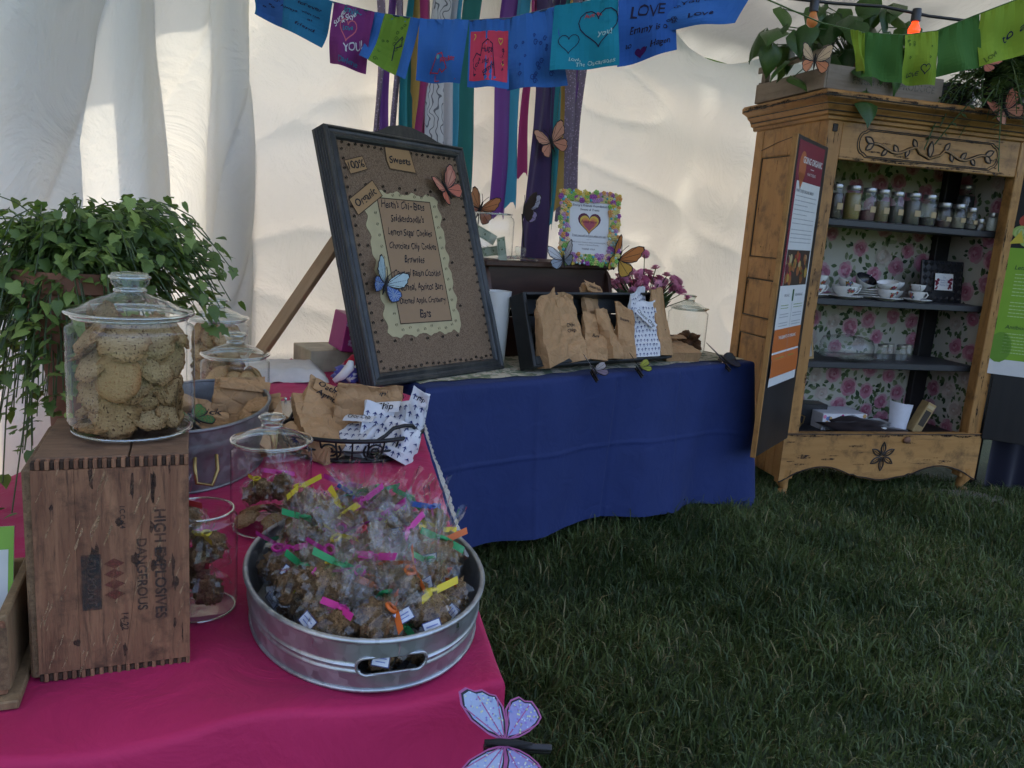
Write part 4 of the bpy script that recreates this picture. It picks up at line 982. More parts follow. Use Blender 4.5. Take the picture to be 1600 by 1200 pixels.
# rolled lip round the handle opening, and the seam
def hole_ring(u):
    a = 2*PI*u; hx = .032*(1 if math.cos(a) > 0 else -1)+.0135*math.cos(a); hz = .040+.0135*math.sin(a)
    an = -PI/2+.02+hx/RX; k = 1+.05*hz/TZ+.004; return (RX*k*math.cos(an), RY*k*math.sin(an), hz)
MB().tube([hole_ring(k/40) for k in range(40)], .0022, 6, True).build('handle_lip', GALV, tr, 180)
MB().tube([(RX*(1+.05*z/TZ+.004)*math.cos(-PI/2+.06), RY*(1+.05*z/TZ+.004)*math.sin(-PI/2+.06), z) for z in (.056, .066, TZ)], .0012, 5).build('seam', GALV, tr, 60)
tb = thing('galvanised_tub', 'oval galvanised tub with brown paper bags behind the crate jar', 'tub', (-.735, 1.845, TH+.003), R(8))
oval_wall(tb, .142, .245, .142, .10, (.62, .70), None, 90, 20, g=m_galv('tub_steel', (.26,.265,.275), .45))
MB().tube([(.149,-.05,.10), (.177,-.06,.085), (.182,-.06,.04), (.177,-.01,.025), (.174,.03,.045), (.175,.035,.085), (.149,.03,.10)], .004, 8).build('handle', mat('brass', None), tb, 60)
MB().tube([(.05,-.2395,.085), (.055,-.262,.07), (.06,-.268,.035), (.09,-.262,.03), (.098,-.25,.06), (.09,-.225,.085)], .004, 8).build('handle', MATS['brass'], tb, 60)

# ---------------------------------------------------------------- cellophane bags of granola clusters
CELLO = glassy('cellophane', (.985,.985,.985), (.86,.87,.87), 1.6, .0, 70, .0, .022, 3.4)
def cello_mesh(seed):
    rs = random.Random(seed); ph = [rs.uniform(0, 6) for _ in range(4)]; prof = [(.006,0), (.026,.002), (.032,.014), (.033,.028), (.028,.040), (.016,.049), (.0055,.055), (.0055,.058), (.010,.065), (.015,.076), (.020,.088), (.024,.098)]
    n = 30
    def fn(u, v):
        k = v*(len(prof)-1); i = min(int(k), len(prof)-2); q = k-i; r = prof[i][0]*(1-q)+prof[i+1][0]*q; z = prof[i][1]*(1-q)+prof[i+1][1]*q; a = 2*PI*u
        fl = max(0, (z-.055)/.06)
        r *= 1+.10*math.sin(5*a+ph[0]+z*60)+fl*(.34*math.sin(7*a+ph[1])+.18*math.sin(13*a+ph[2]+z*80))+(.12*math.sin(9*a+ph[3]+z*120) if z < .05 else 0)
        r += .003*noise.noise(Vector((math.cos(a)*3, math.sin(a)*3, z*70+seed)))
        fx = 1-.55*fl; zz = z+fl*.012*math.sin(3*a+ph[1]); return (r*math.cos(a)*(1+.25*fl), r*math.sin(a)*fx, zz)
    return MB().grid(fn, n, 22, None, True).mesh('cellophane', CELLO, 16)
CM = [cello_mesh(k) for k in range(6)]
def clus_mesh(seed):
    rs = random.Random(seed+40); mb = MB()
    for k in range(6):
        a = rs.uniform(0, 6.3); d = rs.uniform(.006, .015); mb.blob((d*math.cos(a), d*math.sin(a), .014+.026*k/5+rs.uniform(-.003, .003)), rs.uniform(.012, .0165), 3, .75, 3.2, seed*7+k)
    return mb.mesh('granola_cluster', GRAN, 180)
GM = [clus_mesh(k) for k in range(6)]
TIEC = {'pink': (.55,.03,.25), 'yellow': (.62,.46,.02), 'orange': (.62,.13,.02), 'green': (.02,.26,.08), 'red': (.45,.02,.03), 'blue': (.03,.10,.40)}
TIE = {}
for nme, c in TIEC.items():
    m = plain(nme+'_tie', c, .5); mb = MB(); mb.tube([(.0066*math.cos(k*PI/5), .0066*math.sin(k*PI/5), .0565) for k in range(10)], .0022, 6, True)
    for sg, l in ((1, .032), (-1, .025)):
        mb.grid(lambda u, v: (sg*.004+sg*u*l, -.006-.006*u, .056+(v-.5)*.0088+sg*.006*u), 6, 1)
    TIE[nme] = mb.mesh('tie', m, 60)
P = Print(); P.rect(-.011, -.008, .011, .008, (.05,.06,.16), 1); P.rect(-.0098, -.0068, .0098, .0068, (.62,.66,.74), 2); P.rect(-.007, .001, .007, .0025, (.2,.25,.5), 3); P.rect(-.006, -.003, .006, -.0018, (.2,.25,.5), 3)
TAG = Print(); P.mb.v = [(u, -.001-L*.0003, v) for u, v, L in P.mb.v]; TAGM = P.mb.mesh('tag', PRN, 0)
def snack_bag(loc, eul, tie, s, k, tagged, where='in the galvanised tray', grp='cellophane bags in the tray'):
    t = thing('snack_bag', 'cellophane bag of granola clusters with %s tie, %s' % (tie, where), 'snack bag', loc, 0, grp, eul); t.scale = (s, s, s)
    obj('cellophane', CM[k % 6], t, T(0,0,0,0,0,k*1.3)); obj('granola_cluster', GM[(k*5+1) % 6], t, T(0,0,0,0,0,k*2.1)); obj('tie', TIE[tie], t, T(0,0,0,0,0,k*2.7))
    if tagged: obj('tag', TAGM, t, T(.006, -.0345, .020, R(-6), rnd(-.5, .5), rnd(-.4, .4)))
rs = random.Random(21); spots = []
cc, ss = math.cos(trz), math.sin(trz)
def tpos(x, y): return TR[0]+x*cc-y*ss, TR[1]+x*ss+y*cc
order = ['orange','pink','green','pink','green','orange','green','orange','yellow','pink','orange','yellow','pink','pink','yellow','red','pink','blue','pink','yellow','yellow','red','pink','blue']
k = 0
for (layer, z, e, step) in ((1, .005, .84, .062), (2, .034, .90, .060), (3, .062, .72, .064)):
    ys = [j for j in np.arange(-RY+.052, RY-.03, step*.98)]
    for jy, y in enumerate(ys):
        half = RX*math.sqrt(max(0, 1-(y/RY)**2))*e; nb = max(1, int(2*half/step)+1); off = (step*.25 if jy % 2 else -step*.25) if nb > 1 else 0
        for ib in range(nb):
            x = -half+2*half*(ib+.5)/nb+off*.4+rs.uniform(-.006, .006); yy_ = y+rs.uniform(-.008, .008)
            if layer == 1 and -.13 < y < .13 and abs(x) < .07: continue      # nothing shows at the bottom of the heap
            if layer == 3 and y < -.15: continue
            px_, py_ = tpos(x, yy_)
            tie = order[(k*7+jy) % len(order)] if y > 0 else ['orange','green','pink','orange','green','yellow','pink'][k % 7]
            tilt = rs.uniform(.3, .95); lx_, ly_ = -x*4+rs.uniform(-.5, .5), -yy_*3+.05+rs.uniform(-.6, .6); ll = math.hypot(lx_, ly_)+1e-6; lx_, ly_ = lx_/ll*tilt, ly_/ll*tilt
            snack_bag((px_, py_, TR[2]+z+rs.uniform(0, .010)), (-ly_, lx_, rs.uniform(-.5, .5)), tie, rs.uniform(1.08, 1.24), k, rs.random() < .34)
            k += 1
for (x, y, z, ex, ey, tie, tg) in ((.0,-.175,.004,-.7,.2,'green',0), (.05,-.165,.004,-.8,-.3,'orange',0), (.03,.195,.075,-.1,.35,'green',1), (.125,.12,.055,-.05,.10,'blue',0), (-.075,.215,.07,.0,-.2,'yellow',0), (-.005,.235,.065,.15,.0,'pink',0), (.075,.19,.06,-.2,.5,'green',1)):
    p_ = tpos(x, y); snack_bag((p_[0], p_[1], TR[2]+z), (ex, ey, rnd(-.4, .4)), tie, 1.12, k, tg); k += 1
for i_, (x, y, z, tie) in enumerate(((.012,-.014,.02,'red'), (-.012,.016,.03,'pink'), (.015,-.005,.075,'yellow'), (-.01,-.012,.115,'red'))):
    snack_bag((J5[0]+x, J5[1]+y, J5[2]+z), (rnd(-.3, .3), rnd(-.3, .3), rnd(0, 3)), tie, 1.0, i_+2, False, ('lowest','second','third','topmost')[i_]+' in open jar', 'bags in the open jar')
# two bags crammed into the nearly empty jar
for i_, (x, y, z, tie) in enumerate(((-.02,-.02,.055,'yellow'), (.02,-.005,.06,'pink'))):
    snack_bag((J4[0]+x, J4[1]+y, J4[2]+z), (rnd(-.3, .3), rnd(-.3, .3), rnd(0, 3)), tie, .95, i_+4, False, 'inside the nearly empty lidded jar', 'bags in the lidded jar')

# ---------------------------------------------------------------- paper bags
def m_kraft():
    g = G('kraft_paper'); v = g.co(); n = g.noise(v, 30, 5, .6, .5); oi = g('ObjectInfo').outputs['Random']
    c = g.mix(n, (.36,.20,.09), (.50,.31,.16)); c = g.mix(g.math('MULTIPLY', oi, .25), c, (.7,.6,.5), 'MULTIPLY')
    cr_ = g('TexVoronoi', {'Vector': v, 'Scale': 34}, feature='DISTANCE_TO_EDGE').outputs['Distance']
    return g.end(g.pbr(Base_Color=c, Roughness=.7, Normal=g.bump(g.math('ADD', n, g.math('MULTIPLY', g.ramp(cr_, (0.0, 0.0), (.15, 1.0)), .5)), .55, .006), Specular_IOR_Level=.25))
KRAFT = m_kraft(); INK = (.02,.016,.018)
def creases(seed):
    rr = random.Random(seed*13+5); D = [(rr.uniform(0, PI), rr.uniform(7, 26), rr.uniform(0, 1), rr.uniform(.4, 1)) for _ in range(6)]
    def f(x, z):
        t = 0
        for a, q, ph, am in D: s_ = (x*math.cos(a)+z*math.sin(a))*q+ph+.35*noise.noise(Vector((x*9, z*9, a))); t += am*(abs(s_-math.floor(s_)-.5)*4-1)*12/q
        return t/3
    return f
def bag_fn(w_, h, d, seed, crum=.006, open_=.12, top=.35):
    cz = creases(seed)
    def f(u, v, off=0.0):
        dv = d*(open_+(1-open_)*max(0, 1-v/(1-top*.2))**.7) if v > .25 else d; dv = max(dv, .006)
        hw, hd = w_/2*(1-.06*v), dv/2; per = (.42, .5, .92, 1.0); u = u % 1.0
        if u < .42: x, y, nx, ny = -hw+2*hw*u/.42, -hd, 0, -1
        elif u < .5: x, y, nx, ny = hw, -hd+2*hd*(u-.42)/.08, 1, 0
        elif u < .92: x, y, nx, ny = hw-2*hw*(u-.5)/.42, hd, 0, 1
        else: x, y, nx, ny = -hw, hd-2*hd*(u-.92)/.08, -1, 0
        z = v*h; c = crum*1.5*cz(x+y*1.3, z)*(0.3+min(1, v*3))
        c += .25*d*math.exp(-((v-.3)/.25)**2)*math.cos((u-.21)/.42*2.6)*(u < .42)*.5
        z += h*.07*v*v*noise.noise(Vector((x*16, seed*2.7, 1)))+h*.05*v*v*(math.sin(seed*1.7)*x/hw)
        return (x+nx*(c*.6+off)+.018*v*math.sin(seed*2.1), y+ny*(c+off)-.03*v*v*math.cos(seed), z)
    return f
def paper_bag(label, loc, eul, w_, h, d, seed, m=None, fold=0.0, text=None, group='paper bags', name='paper_bag', parent=None, arrows=False, tsize=.03, crum=.006, tz=None, trot=0.0):
    t = thing(name, label, 'paper bag', loc, 0, group, eul)
    f = bag_fn(w_, h, d, seed, crum)
    mb = MB().grid(f, 56, 30, None, True); mb.add([f(k/22, 0) for k in range(22)], [tuple(range(22))]); b = mb.build('bag', m or KRAFT, t, 22)
    if fold > 0:
        zt = h-.002
        MB().grid(lambda u, v: ((u-.5)*w_*.95, -.007-.010*math.sin(v*PI*.6)-.004*v+.002*fbm(Vector((u*5, v*5, seed)), 2), zt-v*fold+.004*math.sin(v*PI)), 12, 6).build('folded_top', m or KRAFT, t, 60)
    if arrows:
        P = Print(); NV = (.028,.04,.15); rr = random.Random(seed)
        for i in range(int(w_/.019)):
            for j in range(int(h/.022)):
                x, y = .5*(.019)+i*.019+(.0095 if j % 2 else 0), .012+j*.022
                if x > w_*.96 or y > h*.95: continue
                x += rr.uniform(-.002, .002); y += rr.uniform(-.002, .002)
                P.poly([(x-.0075, y-.002), (x, y+.0065), (x+.0075, y-.002), (x, y+.001)], NV, 1); P.rect(x-.0014, y-.008, x+.0014, y+.001, NV, 1)
        P.build('arrow_print', PRN, lambda u, v, L: f(u/w_*.42, v/h, .0012), t)
        P = Print()
        for j in range(int(h/.022)):
            y = .012+j*.022
            for i in range(1): P.poly([(d*.3, y-.002), (d*.5, y+.0065), (d*.7, y-.002), (d*.5, y+.001)], NV, 1)
        P.build('arrow_print', PRN, lambda u, v, L: f(.42+.08*u/d, v/h, .0012), t)
    if text:
        P = Print()
        zt = (h-fold*.55) if tz is None else tz
        for i, s in enumerate(text.split('|')): P.text(s, 0, zt-i*tsize*1.05, tsize, INK, 1, .012, .25, .8, trot)
        if fold > 0 and tz is None: P.build('lettering', PRN, lambda u, v, L: (u, -.0205-L*.0006, v), t)
        else: P.build('lettering', PRN, lambda u, v, L: f((u/w_+.5)*.42, v/h, .0016), t)
    return t
WPAP = mat('wpap', lambda: plain('white_bag_paper', (.62,.62,.64), .65, 0, .05, 40, .3))
bz = TH-.012
# in the tub
paper_bag('brown paper bag with scrawled name lying open-side up in the tub', (-.665, 1.70, TH+.045), (R(-62), R(8), R(24)), .10, .17, .05, 3, fold=.035, text='Snick', group='bags in the tub', tsize=.03)
paper_bag('plain folded brown paper bag leaning at the back of the tub', (-.62, 1.86, TH+.03), (R(-48), R(-14), R(-20)), .10, .16, .05, 5, fold=.05, group='bags in the tub')
paper_bag('brown paper bag pushed low in the tub beside the jar', (-.75, 1.78, TH+.02), (R(-35), R(20), R(30)), .10, .15, .05, 6, fold=.03, group='bags in the tub')
paper_bag('small brown bag with twisted top at the near end of the tub', (-.70, 1.655, TH+.03), (R(-40), R(-18), R(10)), .09, .14, .05, 7, crum=.011, group='bags in the tub')
paper_bag('squared brown bag standing at the far end of the tub', (-.69, 1.98, TH+.02), (R(-22), R(6), R(14)), .13, .16, .05, 8, fold=.03, group='bags in the tub')
# basket of black wire scrollwork
bk_ = thing('wire_basket', 'low oval black wire basket with scrolls, heaped with paper bags', 'basket', (-.405, 2.02, TH+.003), R(12))
IRON = plain('black_iron', (.012,.012,.013), .45, .3); brx, bry = .182, .135
def oval(rx, ry, z, n=56): return [(rx*math.cos(2*PI*k/n), ry*math.sin(2*PI*k/n), z) for k in range(n)]
MB().tube(oval(brx, bry, .062), .0056, 8, True).build('rim', IRON, bk_, 180); MB().tube(oval(brx*.93, bry*.93, .032), .003, 6, True).build('wire_ring', IRON, bk_, 180)
for q_ in range(28):
    a_ = 2*PI*q_/28; MB().tube([(brx*.87*math.cos(a_), bry*.87*math.sin(a_), .006), (brx*math.cos(a_), bry*math.sin(a_), .062)], .0024, 5).build('upright_wire', IRON, bk_, 60)
MB().tube(oval(brx*.86, bry*.86, .006), .005, 8, True).build('base_ring', IRON, bk_, 180); MB().disc(1, .005, 40, None, brx*.85, bry*.85).build('base_plate', IRON, bk_)
for k in range(10):
    a0 = 2*PI*k/10; sg = 1 if k % 2 else -1; pts = []
    for q in range(26):
        s_ = q/25; rr_ = .006+.020*s_; an = s_*4.2*PI; du = math.cos(an)*rr_*sg; dz = .034+math.sin(an)*rr_; a = a0+du/.16; kk = .88+.12*dz/.062
        pts.append((brx*kk*math.cos(a), bry*kk*math.sin(a), dz))
    MB().tube(pts, .0026, 6).build('scroll', IRON, bk_, 60)
MB().tube([(brx*1.0*math.cos(a), bry*1.0*math.sin(a), z) for a, z in ((-1.25,.062), (-1.12,.075), (-1.0,.092), (-.8,.095), (-.62,.09), (-.5,.075), (-.45,.06))], .005, 8).build('handle', IRON, bk_, 60)
MB().tube([(-brx*1.0*math.cos(a), -bry*1.0*math.sin(a), z) for a, z in ((-1.25,.062), (-1.0,.092), (-.62,.09), (-.45,.06))], .005, 8).build('handle', IRON, bk_, 60)
G1 = 'bags in the wire basket'
paper_bag('brown bag marked Oatmeal Apricot leaning out of the wire basket', (-.505, 2.03, bz+.05), (R(-50), R(28), R(16)), .115, .17, .055, 11, fold=.05, text='Oatmeal|Apricot', group=G1, tsize=.026)
paper_bag('upright wide brown bag with folded lettered top at the back of the basket', (-.385, 2.085, bz+.02), (R(-12), R(4), R(8)), .18, .155, .06, 12, fold=.035, text='Oatmeal Cranberry', group=G1, tsize=.024)
paper_bag('flattened brown bag lying at the near side of the basket', (-.46, 1.95, bz+.035), (R(-68), R(14), R(38)), .12, .20, .05, 13, fold=.0, group=G1)
paper_bag('crumpled brown bag sticking out under the flattened bag', (-.50, 1.985, bz+.02), (R(-75), R(10), R(48)), .11, .18, .05, 14, group=G1)
paper_bag('white arrow-print bag with lettered fold in the middle of the basket', (-.405, 1.955, bz+.02), (R(-48), R(-6), R(-22)), .095, .125, .045, 15, WPAP, .03, 'Choc Chip', G1, arrows=True, tsize=.016)
paper_bag('white arrow-print bag marked Chip standing at the aisle side of the basket', (-.315, 2.01, bz+.015), (R(-24), R(-10), R(-14)), .085, .140, .05, 16, WPAP, .032, 'Chip', G1, arrows=True, tsize=.026)
paper_bag('white arrow-print bag bulging over the basket rim', (-.295, 1.955, bz+.025), (R(-30), R(14), R(-28)), .10, .095, .055, 17, WPAP, 0, None, G1, arrows=True, crum=.010)
paper_bag('tall narrow arrow-print bag with a lettered flag top by the blue cloth', (-.262, 2.03, bz+.02), (R(-8), R(10), R(-8)), .05, .165, .03, 18, WPAP, .036, 'Chip', G1, arrows=True, tsize=.018)
paper_bag('dark-creased brown bag lying low along the near basket rim', (-.42, 1.925, bz+.03), (R(-80), R(8), R(70)), .10, .16, .045, 19, group=G1)
paper_bag('little arrow-print bag tucked between the basket bags', (-.35, 1.99, bz+.02), (R(-32), R(18), R(10)), .08, .13, .045, 20, WPAP, 0, None, G1, arrows=True)
# low odds and ends behind the board
SILK = plain('silver', (.55,.53,.50), .25, .95)
t = thing('beaded_tray', 'oval silvery tray with beaded rim behind the wire basket', 'tray', (-.60, 2.40, TH+.003), R(20)); MB().disc(1, .004, 48, None, .20, .15).build('plate', SILK, t)
bead = MB().blob((0,0,0), .0065, 1, 0).mesh('bead', SILK, 180)
for k in range(64): obj('bead', bead, t, T(.20*math.cos(k*PI/32), .15*math.sin(k*PI/32), .010))
t = thing('parcel', 'crinkled off-white wrapped parcel lying behind the jars', 'parcel', (-.86, 2.90, TH+.003), R(20))
MB().grid(lambda u, v: ((u-.5)*.34, (v-.5)*.26, .045*min(1, 8*u*(1-u))*min(1, 8*v*(1-v))+.006*fbm(Vector((u*7, v*7, 2)), 3)+.003), 40, 30).build('wrapping', mat('wrap', lambda: plain('tissue_paper', (.55,.51,.46), .8, 0, .15, 30, .5)), t, 60)
t = thing('tissue_box', 'magenta tissue box with white flowers behind the menu board', 'box', (-.66, 3.02, TH+.09), 0, None, (R(6), R(8), R(38)))
MB().box(0, .11, 0, .12, 0, .14, .003).build('carton', mat('mag', lambda: plain('magenta_card', (.33,.03,.16), .4)), t, 30)
P = Print(); rs = random.Random(3)
for _ in range(9):
    x, y = rs.uniform(.012, .10), rs.uniform(.01, .13)
    for q in range(5): P.disc(x+.009*math.cos(q*1.256), y+.009*math.sin(q*1.256), .006, (.62,.45,.55), 2, 8)
P.rect(.06, .10, .10, .135, (.06,.10,.30), 1); P.text('N', .08, .117, .03, (.65,.65,.65), 3, .03); P.build('print', PRN, lambda u, v, L: (u, -.0006-L*.0004, v), t)
t = thing('patterned_box', 'floral cardboard box under the magenta tissue box', 'box', (-.77, 3.0, TH+.003), R(34)); MB().box(0, .28, 0, .2, 0, .085, .003).build('carton', mat('flbox', lambda: plain('floral_card', (.36,.30,.20), .5, 0, .6, 16)), t, 30)
t = thing('red_fabric', 'bunched red fabric beside the tissue box', 'cloth', (-.56, 2.98, TH+.05)); MB().blob((0,0,0), .055, 3, .4, 2.2, 4, (1.2,.8,.9)).build('fabric', mat('redc', lambda: cloth('red_cloth', (.38,.012,.04))), t, 180)
t = thing('blue_fabric', 'crumpled blue-violet fabric beneath the red fabric', 'cloth', (-.60, 2.90, TH+.03)); MB().blob((0,0,0), .05, 3, .5, 2.4, 8, (1.3,.8,.6)).build('fabric', mat('bluec', lambda: cloth('violet_cloth', (.09,.09,.34))), t, 180)
for k in range(3):
    t = thing('plastic_spoon_rest', 'white rounded plastic scoop end beside blue fabric, %s of three' % ('first','second','third')[k], 'scoop', (-.64+.045*k, 2.83+.03*k, TH+.004), R(20+30*k), 'white scoops by the blue fabric'); MB().tube([(0,0,.008), (.03,0,.03), (.055,0,.06), (.06,0,.085)], [.010,.016,.018,.010], 10).build('scoop', CHINA, t, 180)
# ================================================================ BUTTERFLY CLIPS (builder)
BODYB = plain('felt_black', (.012,.011,.012), .9)
UPW = [(0,.06), (.10,.36), (.36,.76), (.66,1.0), (.92,1.06), (1.02,.92), (.96,.72), (1.0,.56), (.92,.38), (.90,.24), (.66,.06), (.34,-.03), (0,-.06)]
LOW = [(0,.02), (.3,-.03), (.62,.03), (.82,-.08), (.90,-.26), (.82,-.40), (.82,-.56), (.66,-.70), (.50,-.78), (.36,-.70), (.20,-.52), (.08,-.30)]
def shrink(poly, k, c=None):
    c = c or (sum(p[0] for p in poly)/len(poly), sum(p[1] for p in poly)/len(poly)); return [(c[0]+(x-c[0])*k, c[1]+(y-c[1])*k) for x, y in poly]
WINGM = printmat('painted_wing', .6, .3, False, .25)
def butterfly(label, M, s, up, low, edge=(.03,.02,.02), fold=25, group='butterfly clips', speck=None, clip=False, tip=None, antenna=True, ring=False):
    """wings in local XZ, body along Z, facing -Y; fold lifts the wings off the plane"""
    t = thing('butterfly_clip', label, 'butterfly', group=group); t.matrix_world = M
    for sg in (-1, 1):
        for poly, c, c2 in ((UPW, up, tip or up), (LOW, low, low)):
            A_ = T(0, 0, 0, 0, 0, R(fold)*-sg) @ T(sg*.04*s, 0, 0)
            W = lambda p: (sg*p[0]*s*.72, p[1]*s*.72)
            pl = [W(p) for p in poly]
            if sg < 0: pl = pl[::-1]
            mb = MB(); n_ = len(pl); mb.add([(x, .0, z) for x, z in pl]+[(x, -.0022, z) for x, z in pl], [tuple(range(n_))[::-1], tuple(range(n_, 2*n_))]+[(i, (i+1) % n_, n_+(i+1) % n_, n_+i) for i in range(n_)], A_, edge)
            if ring:
                q = [W(p) for p in shrink(poly, .91)]; q = q if sg > 0 else q[::-1]; mb.add([(x, -.00235, z) for x, z in q], [tuple(range(n_))], A_, (.02,.02,.03))
            q = [W(p) for p in shrink(poly, .82 if ring else .89)]; q = q if sg > 0 else q[::-1]; mb.add([(x, -.0026, z) for x, z in q], [tuple(range(n_))], A_, c)
            q = [W(p) for p in shrink(poly, .55, (poly[n_//2][0]*.6, poly[n_//2][1]*.6))]; q = q if sg > 0 else q[::-1]; mb.add([(x, -.0029, z) for x, z in q], [tuple(range(n_))], A_, c2)
            P = Print(); cx, cz = sum(p[0] for p in pl)/n_, sum(p[1] for p in pl)/n_
            for k in (3, 6, 9): P.line([(0, 0), (pl[k][0]*.9, pl[k][1]*.9)], .018*s, edge, 1)
            if speck:
                rr = random.Random(len(label)+sg)
                for _ in range(60 if s < .1 else 700):
                    i = rr.randrange(n_); u = math.sqrt(rr.random())*.8; P.disc(cx+(pl[i][0]-cx)*u, cz+(pl[i][1]-cz)*u, .016*s if s < .1 else .009*s, rr.choice(speck), 2, 5)
            P.mb.v = [(x, -.0030-L*.0002, z) for x, z, L in P.mb.v]; mb.add(P.mb.v, [], A_); base = len(mb.v)-len(P.mb.v)
            mb.f += [tuple(i+base for i in f) for f in P.mb.f]; mb.c += P.mb.c
            mb.build('wing', WINGM, t, 0)
    MB().tube([(0,-.004,-.42*s), (0,-.005,-.2*s), (0,-.005,.1*s), (0,-.004,.32*s)], [.02*s, .05*s, .055*s, .03*s], 8).build('body', BODYB, t, 180)
    if antenna:
        for sg in (-1, 1): MB().tube([(0,-.004,.3*s), (sg*.08*s,-.005,.48*s), (sg*.16*s,-.005,.62*s)], .012*s, 5).build('antenna', BODYB, t, 180)
    if clip:
        for yy_ in (.004, .014): MB().box(-.05*s, .05*s, yy_, yy_+.007, -.75*s, .30*s, .001).build('clothes_peg', BLK, t, 30)
        MB().tube([(-.05*s,.0125,-.1*s), (.05*s,.0125,-.1*s)], .006, 8).build('spring', SILK, t, 60)
    return t
def wire(a, b):
    bpy.context.view_layer.update(); Mi = lastb.matrix_world.inverted(); MB().tube([tuple(Mi @ Vector(a)), tuple(Mi @ Vector(b))], .0028, 6).build('wire_stem', IRON, lastb, 60)
OR1, OR2 = (.55,.17,.10), (.58,.26,.15)

# ================================================================ MENU BOARD
bo, bd, bu = Vector((-.462, 2.85, TH+.004)), Vector((.619,.786,0)), Vector((-.256,.201,.9455)); bn = bu.cross(bd)
BM = basis(bo, bd, bn, bu)
brd = thing('menu_board', 'large cork menu board in a dark moulded frame leaning on the table', 'menu board'); brd.matrix_world = BM
FRM = wood('dark_frame', (.020,.022,.024), (.055,.055,.052), (.16,.15,.12), (1,1,.2), 30, .35, .35, .3)
def m_cork():
    g = G('cork'); v = g.co(); n = g.noise(v, 260, 3, .7); n2 = g.noise(v, 700, 2); n3 = g.noise(v, 5, 3)
    c = g.mix(g.ramp(n, (.35, 0.0), (.65, 1.0)), (.12,.075,.045), (.26,.175,.11)); c = g.mix(g.ramp(n2, (.62, 0.0), (.7, 1.0)), c, (.03,.018,.012)); c = g.mix(g.math('MULTIPLY', n3, .3), c, (.5,.5,.5), 'MULTIPLY')
    return g.end(g.pbr(Base_Color=c, Roughness=.95, Normal=g.bump(n, .5, .002)))
x0, x1, z0, z1 = -.062, .672, 0.0, .962
MB().box(x0+.01, x1-.01, .004, .05, z0+.01, z1-.01).build('backing', FRM, brd)
MB().box(x0+.035, x1-.035, -.002, .0035, z0+.035, z1-.035).build('cork_panel', m_cork(), brd)
fp = [(0,.06), (0,-.010), (.004,-.016), (.010,-.018), (.016,-.012), (.024,-.010), (.036,-.016), (.044,-.012), (.050,-.002)]   # (inset, y)
def frame_bar(seg):
    v = []; f = []
    for (i_, y) in fp:
        C4 = [(x0+i_, z0+i_), (x1-i_, z0+i_), (x1-i_, z1-i_), (x0+i_, z1-i_)]; a, b = C4[seg], C4[(seg+1) % 4]
        v += [(a[0], y, a[1]), (b[0], y, b[1])]
    for k in range(len(fp)-1): f.append((2*k, 2*k+1, 2*k+3, 2*k+2))
    return MB().add(v, f).build('frame_bar', FRM, brd, 20)
for s in range(4): frame_bar(s)
for k in range(4): MB().tube([(x0-.0012, .002+k*.014, z0+.004), (x0-.0012, .002+k*.014, z1-.004)], .0022, 5).build('frame_groove', BLK, brd, 60)
MB().prism([(x0+.20, 0), (x0+.27, .012), (x0+.33, .04), (x0+.40, .055), (x0+.47, .052), (x0+.54, .035), (x0+.60, .012), (x0+.66, 0)], 0, .05, Matrix(((1,0,0,0), (0,0,1,.004), (0,1,0,z1+.0005), (0,0,0,1)))).build('crest', FRM, brd, 40)
# scalloped paper with burnt edge, and the menu sheet
def scallop(xa, xb, za, zb, n=72):
    P_ = []; per = [(xa, za), (xb, za), (xb, zb), (xa, zb)]
    for s in range(4):
        a, b = per[s], per[(s+1) % 4]; L = math.hypot(b[0]-a[0], b[1]-a[1]); m = int(L/.008); nx, nz = (b[1]-a[1])/L, -(b[0]-a[0])/L
        for k in range(m):
            u = k/m; w_ = abs(math.sin(u*L/.085*PI)); d = .014*w_+.003*math.sin(u*60); P_.append((a[0]+(b[0]-a[0])*u+nx*d, a[1]+(b[1]-a[1])*u+nz*d))
    return P_
PARCH = plain('parchment', (.40,.34,.19), .75, 0, .2, 14)
sc = scallop(.072, .452, .185, .722)
MB().prism([(x, z) for x, z in sc], 0, .0015, Matrix(((1,0,0,0), (0,0,-1,-.0025), (0,1,0,0), (0,0,0,1)))).build('scalloped_paper', PARCH, brd, 0)
P = Print(); TAN = (.30,.19,.105)
P.rect(.133, .222, .413, .706, TAN, 1)
P.line([(.133,.222), (.413,.222), (.413,.706), (.133,.706), (.133,.222)], .004, (.05,.03,.015), 2)
MENU = [("Heath's Chi - Bites", .262, .225), ("Snickerdoodle's", .272, .175), ('Lemon Sugar Cookies', .274, .235), ('Chocolate Chip Cookies', .276, .25), ('Brownies', .268, .105), ('Oatmeal Raisin Cookies', .272, .262), ('Oatmeal, Apricot Bars', .274, .258), ('Oatmeal Apple, Cranberry', .274, .268), ('Bars', .272, .055)]
for k, (tx, cx, wd_) in enumerate(MENU): P.text(tx, cx, .683-.0535*k, .03, (.012,.01,.016), 3, .010, .22, .8, width=min(wd_/.70, .36 if len(tx) > 12 else .2), sx=.70)
P.build('menu_sheet', PRN, lambda u, v, L: (u, -.0045-L*.0004, v), brd)
def scrap(pts, txt, cx, cz, wd_, rot, col=(.33,.20,.09), lines=True):
    P = Print(); P.poly(pts, col, 1); P.line(pts+[pts[0]], .003, (.04,.02,.01), 2)
    P.text(txt, cx, cz, .03, (.012,.01,.012), 3, .018, .1, .6, rot, width=wd_); P.build('paper_sign', PRN, lambda u, v, L: (u, -.005-L*.0005, v), brd)
scrap([(.222,.912), (.352,.912), (.366,.822), (.228,.826), (.218,.86)], 'Sweets', .290, .864, .112, 0)
scrap([(.005,.835), (.098,.862), (.111,.812), (.025,.786), (.017,.81)], '100%', .056, .823, .080, .22)
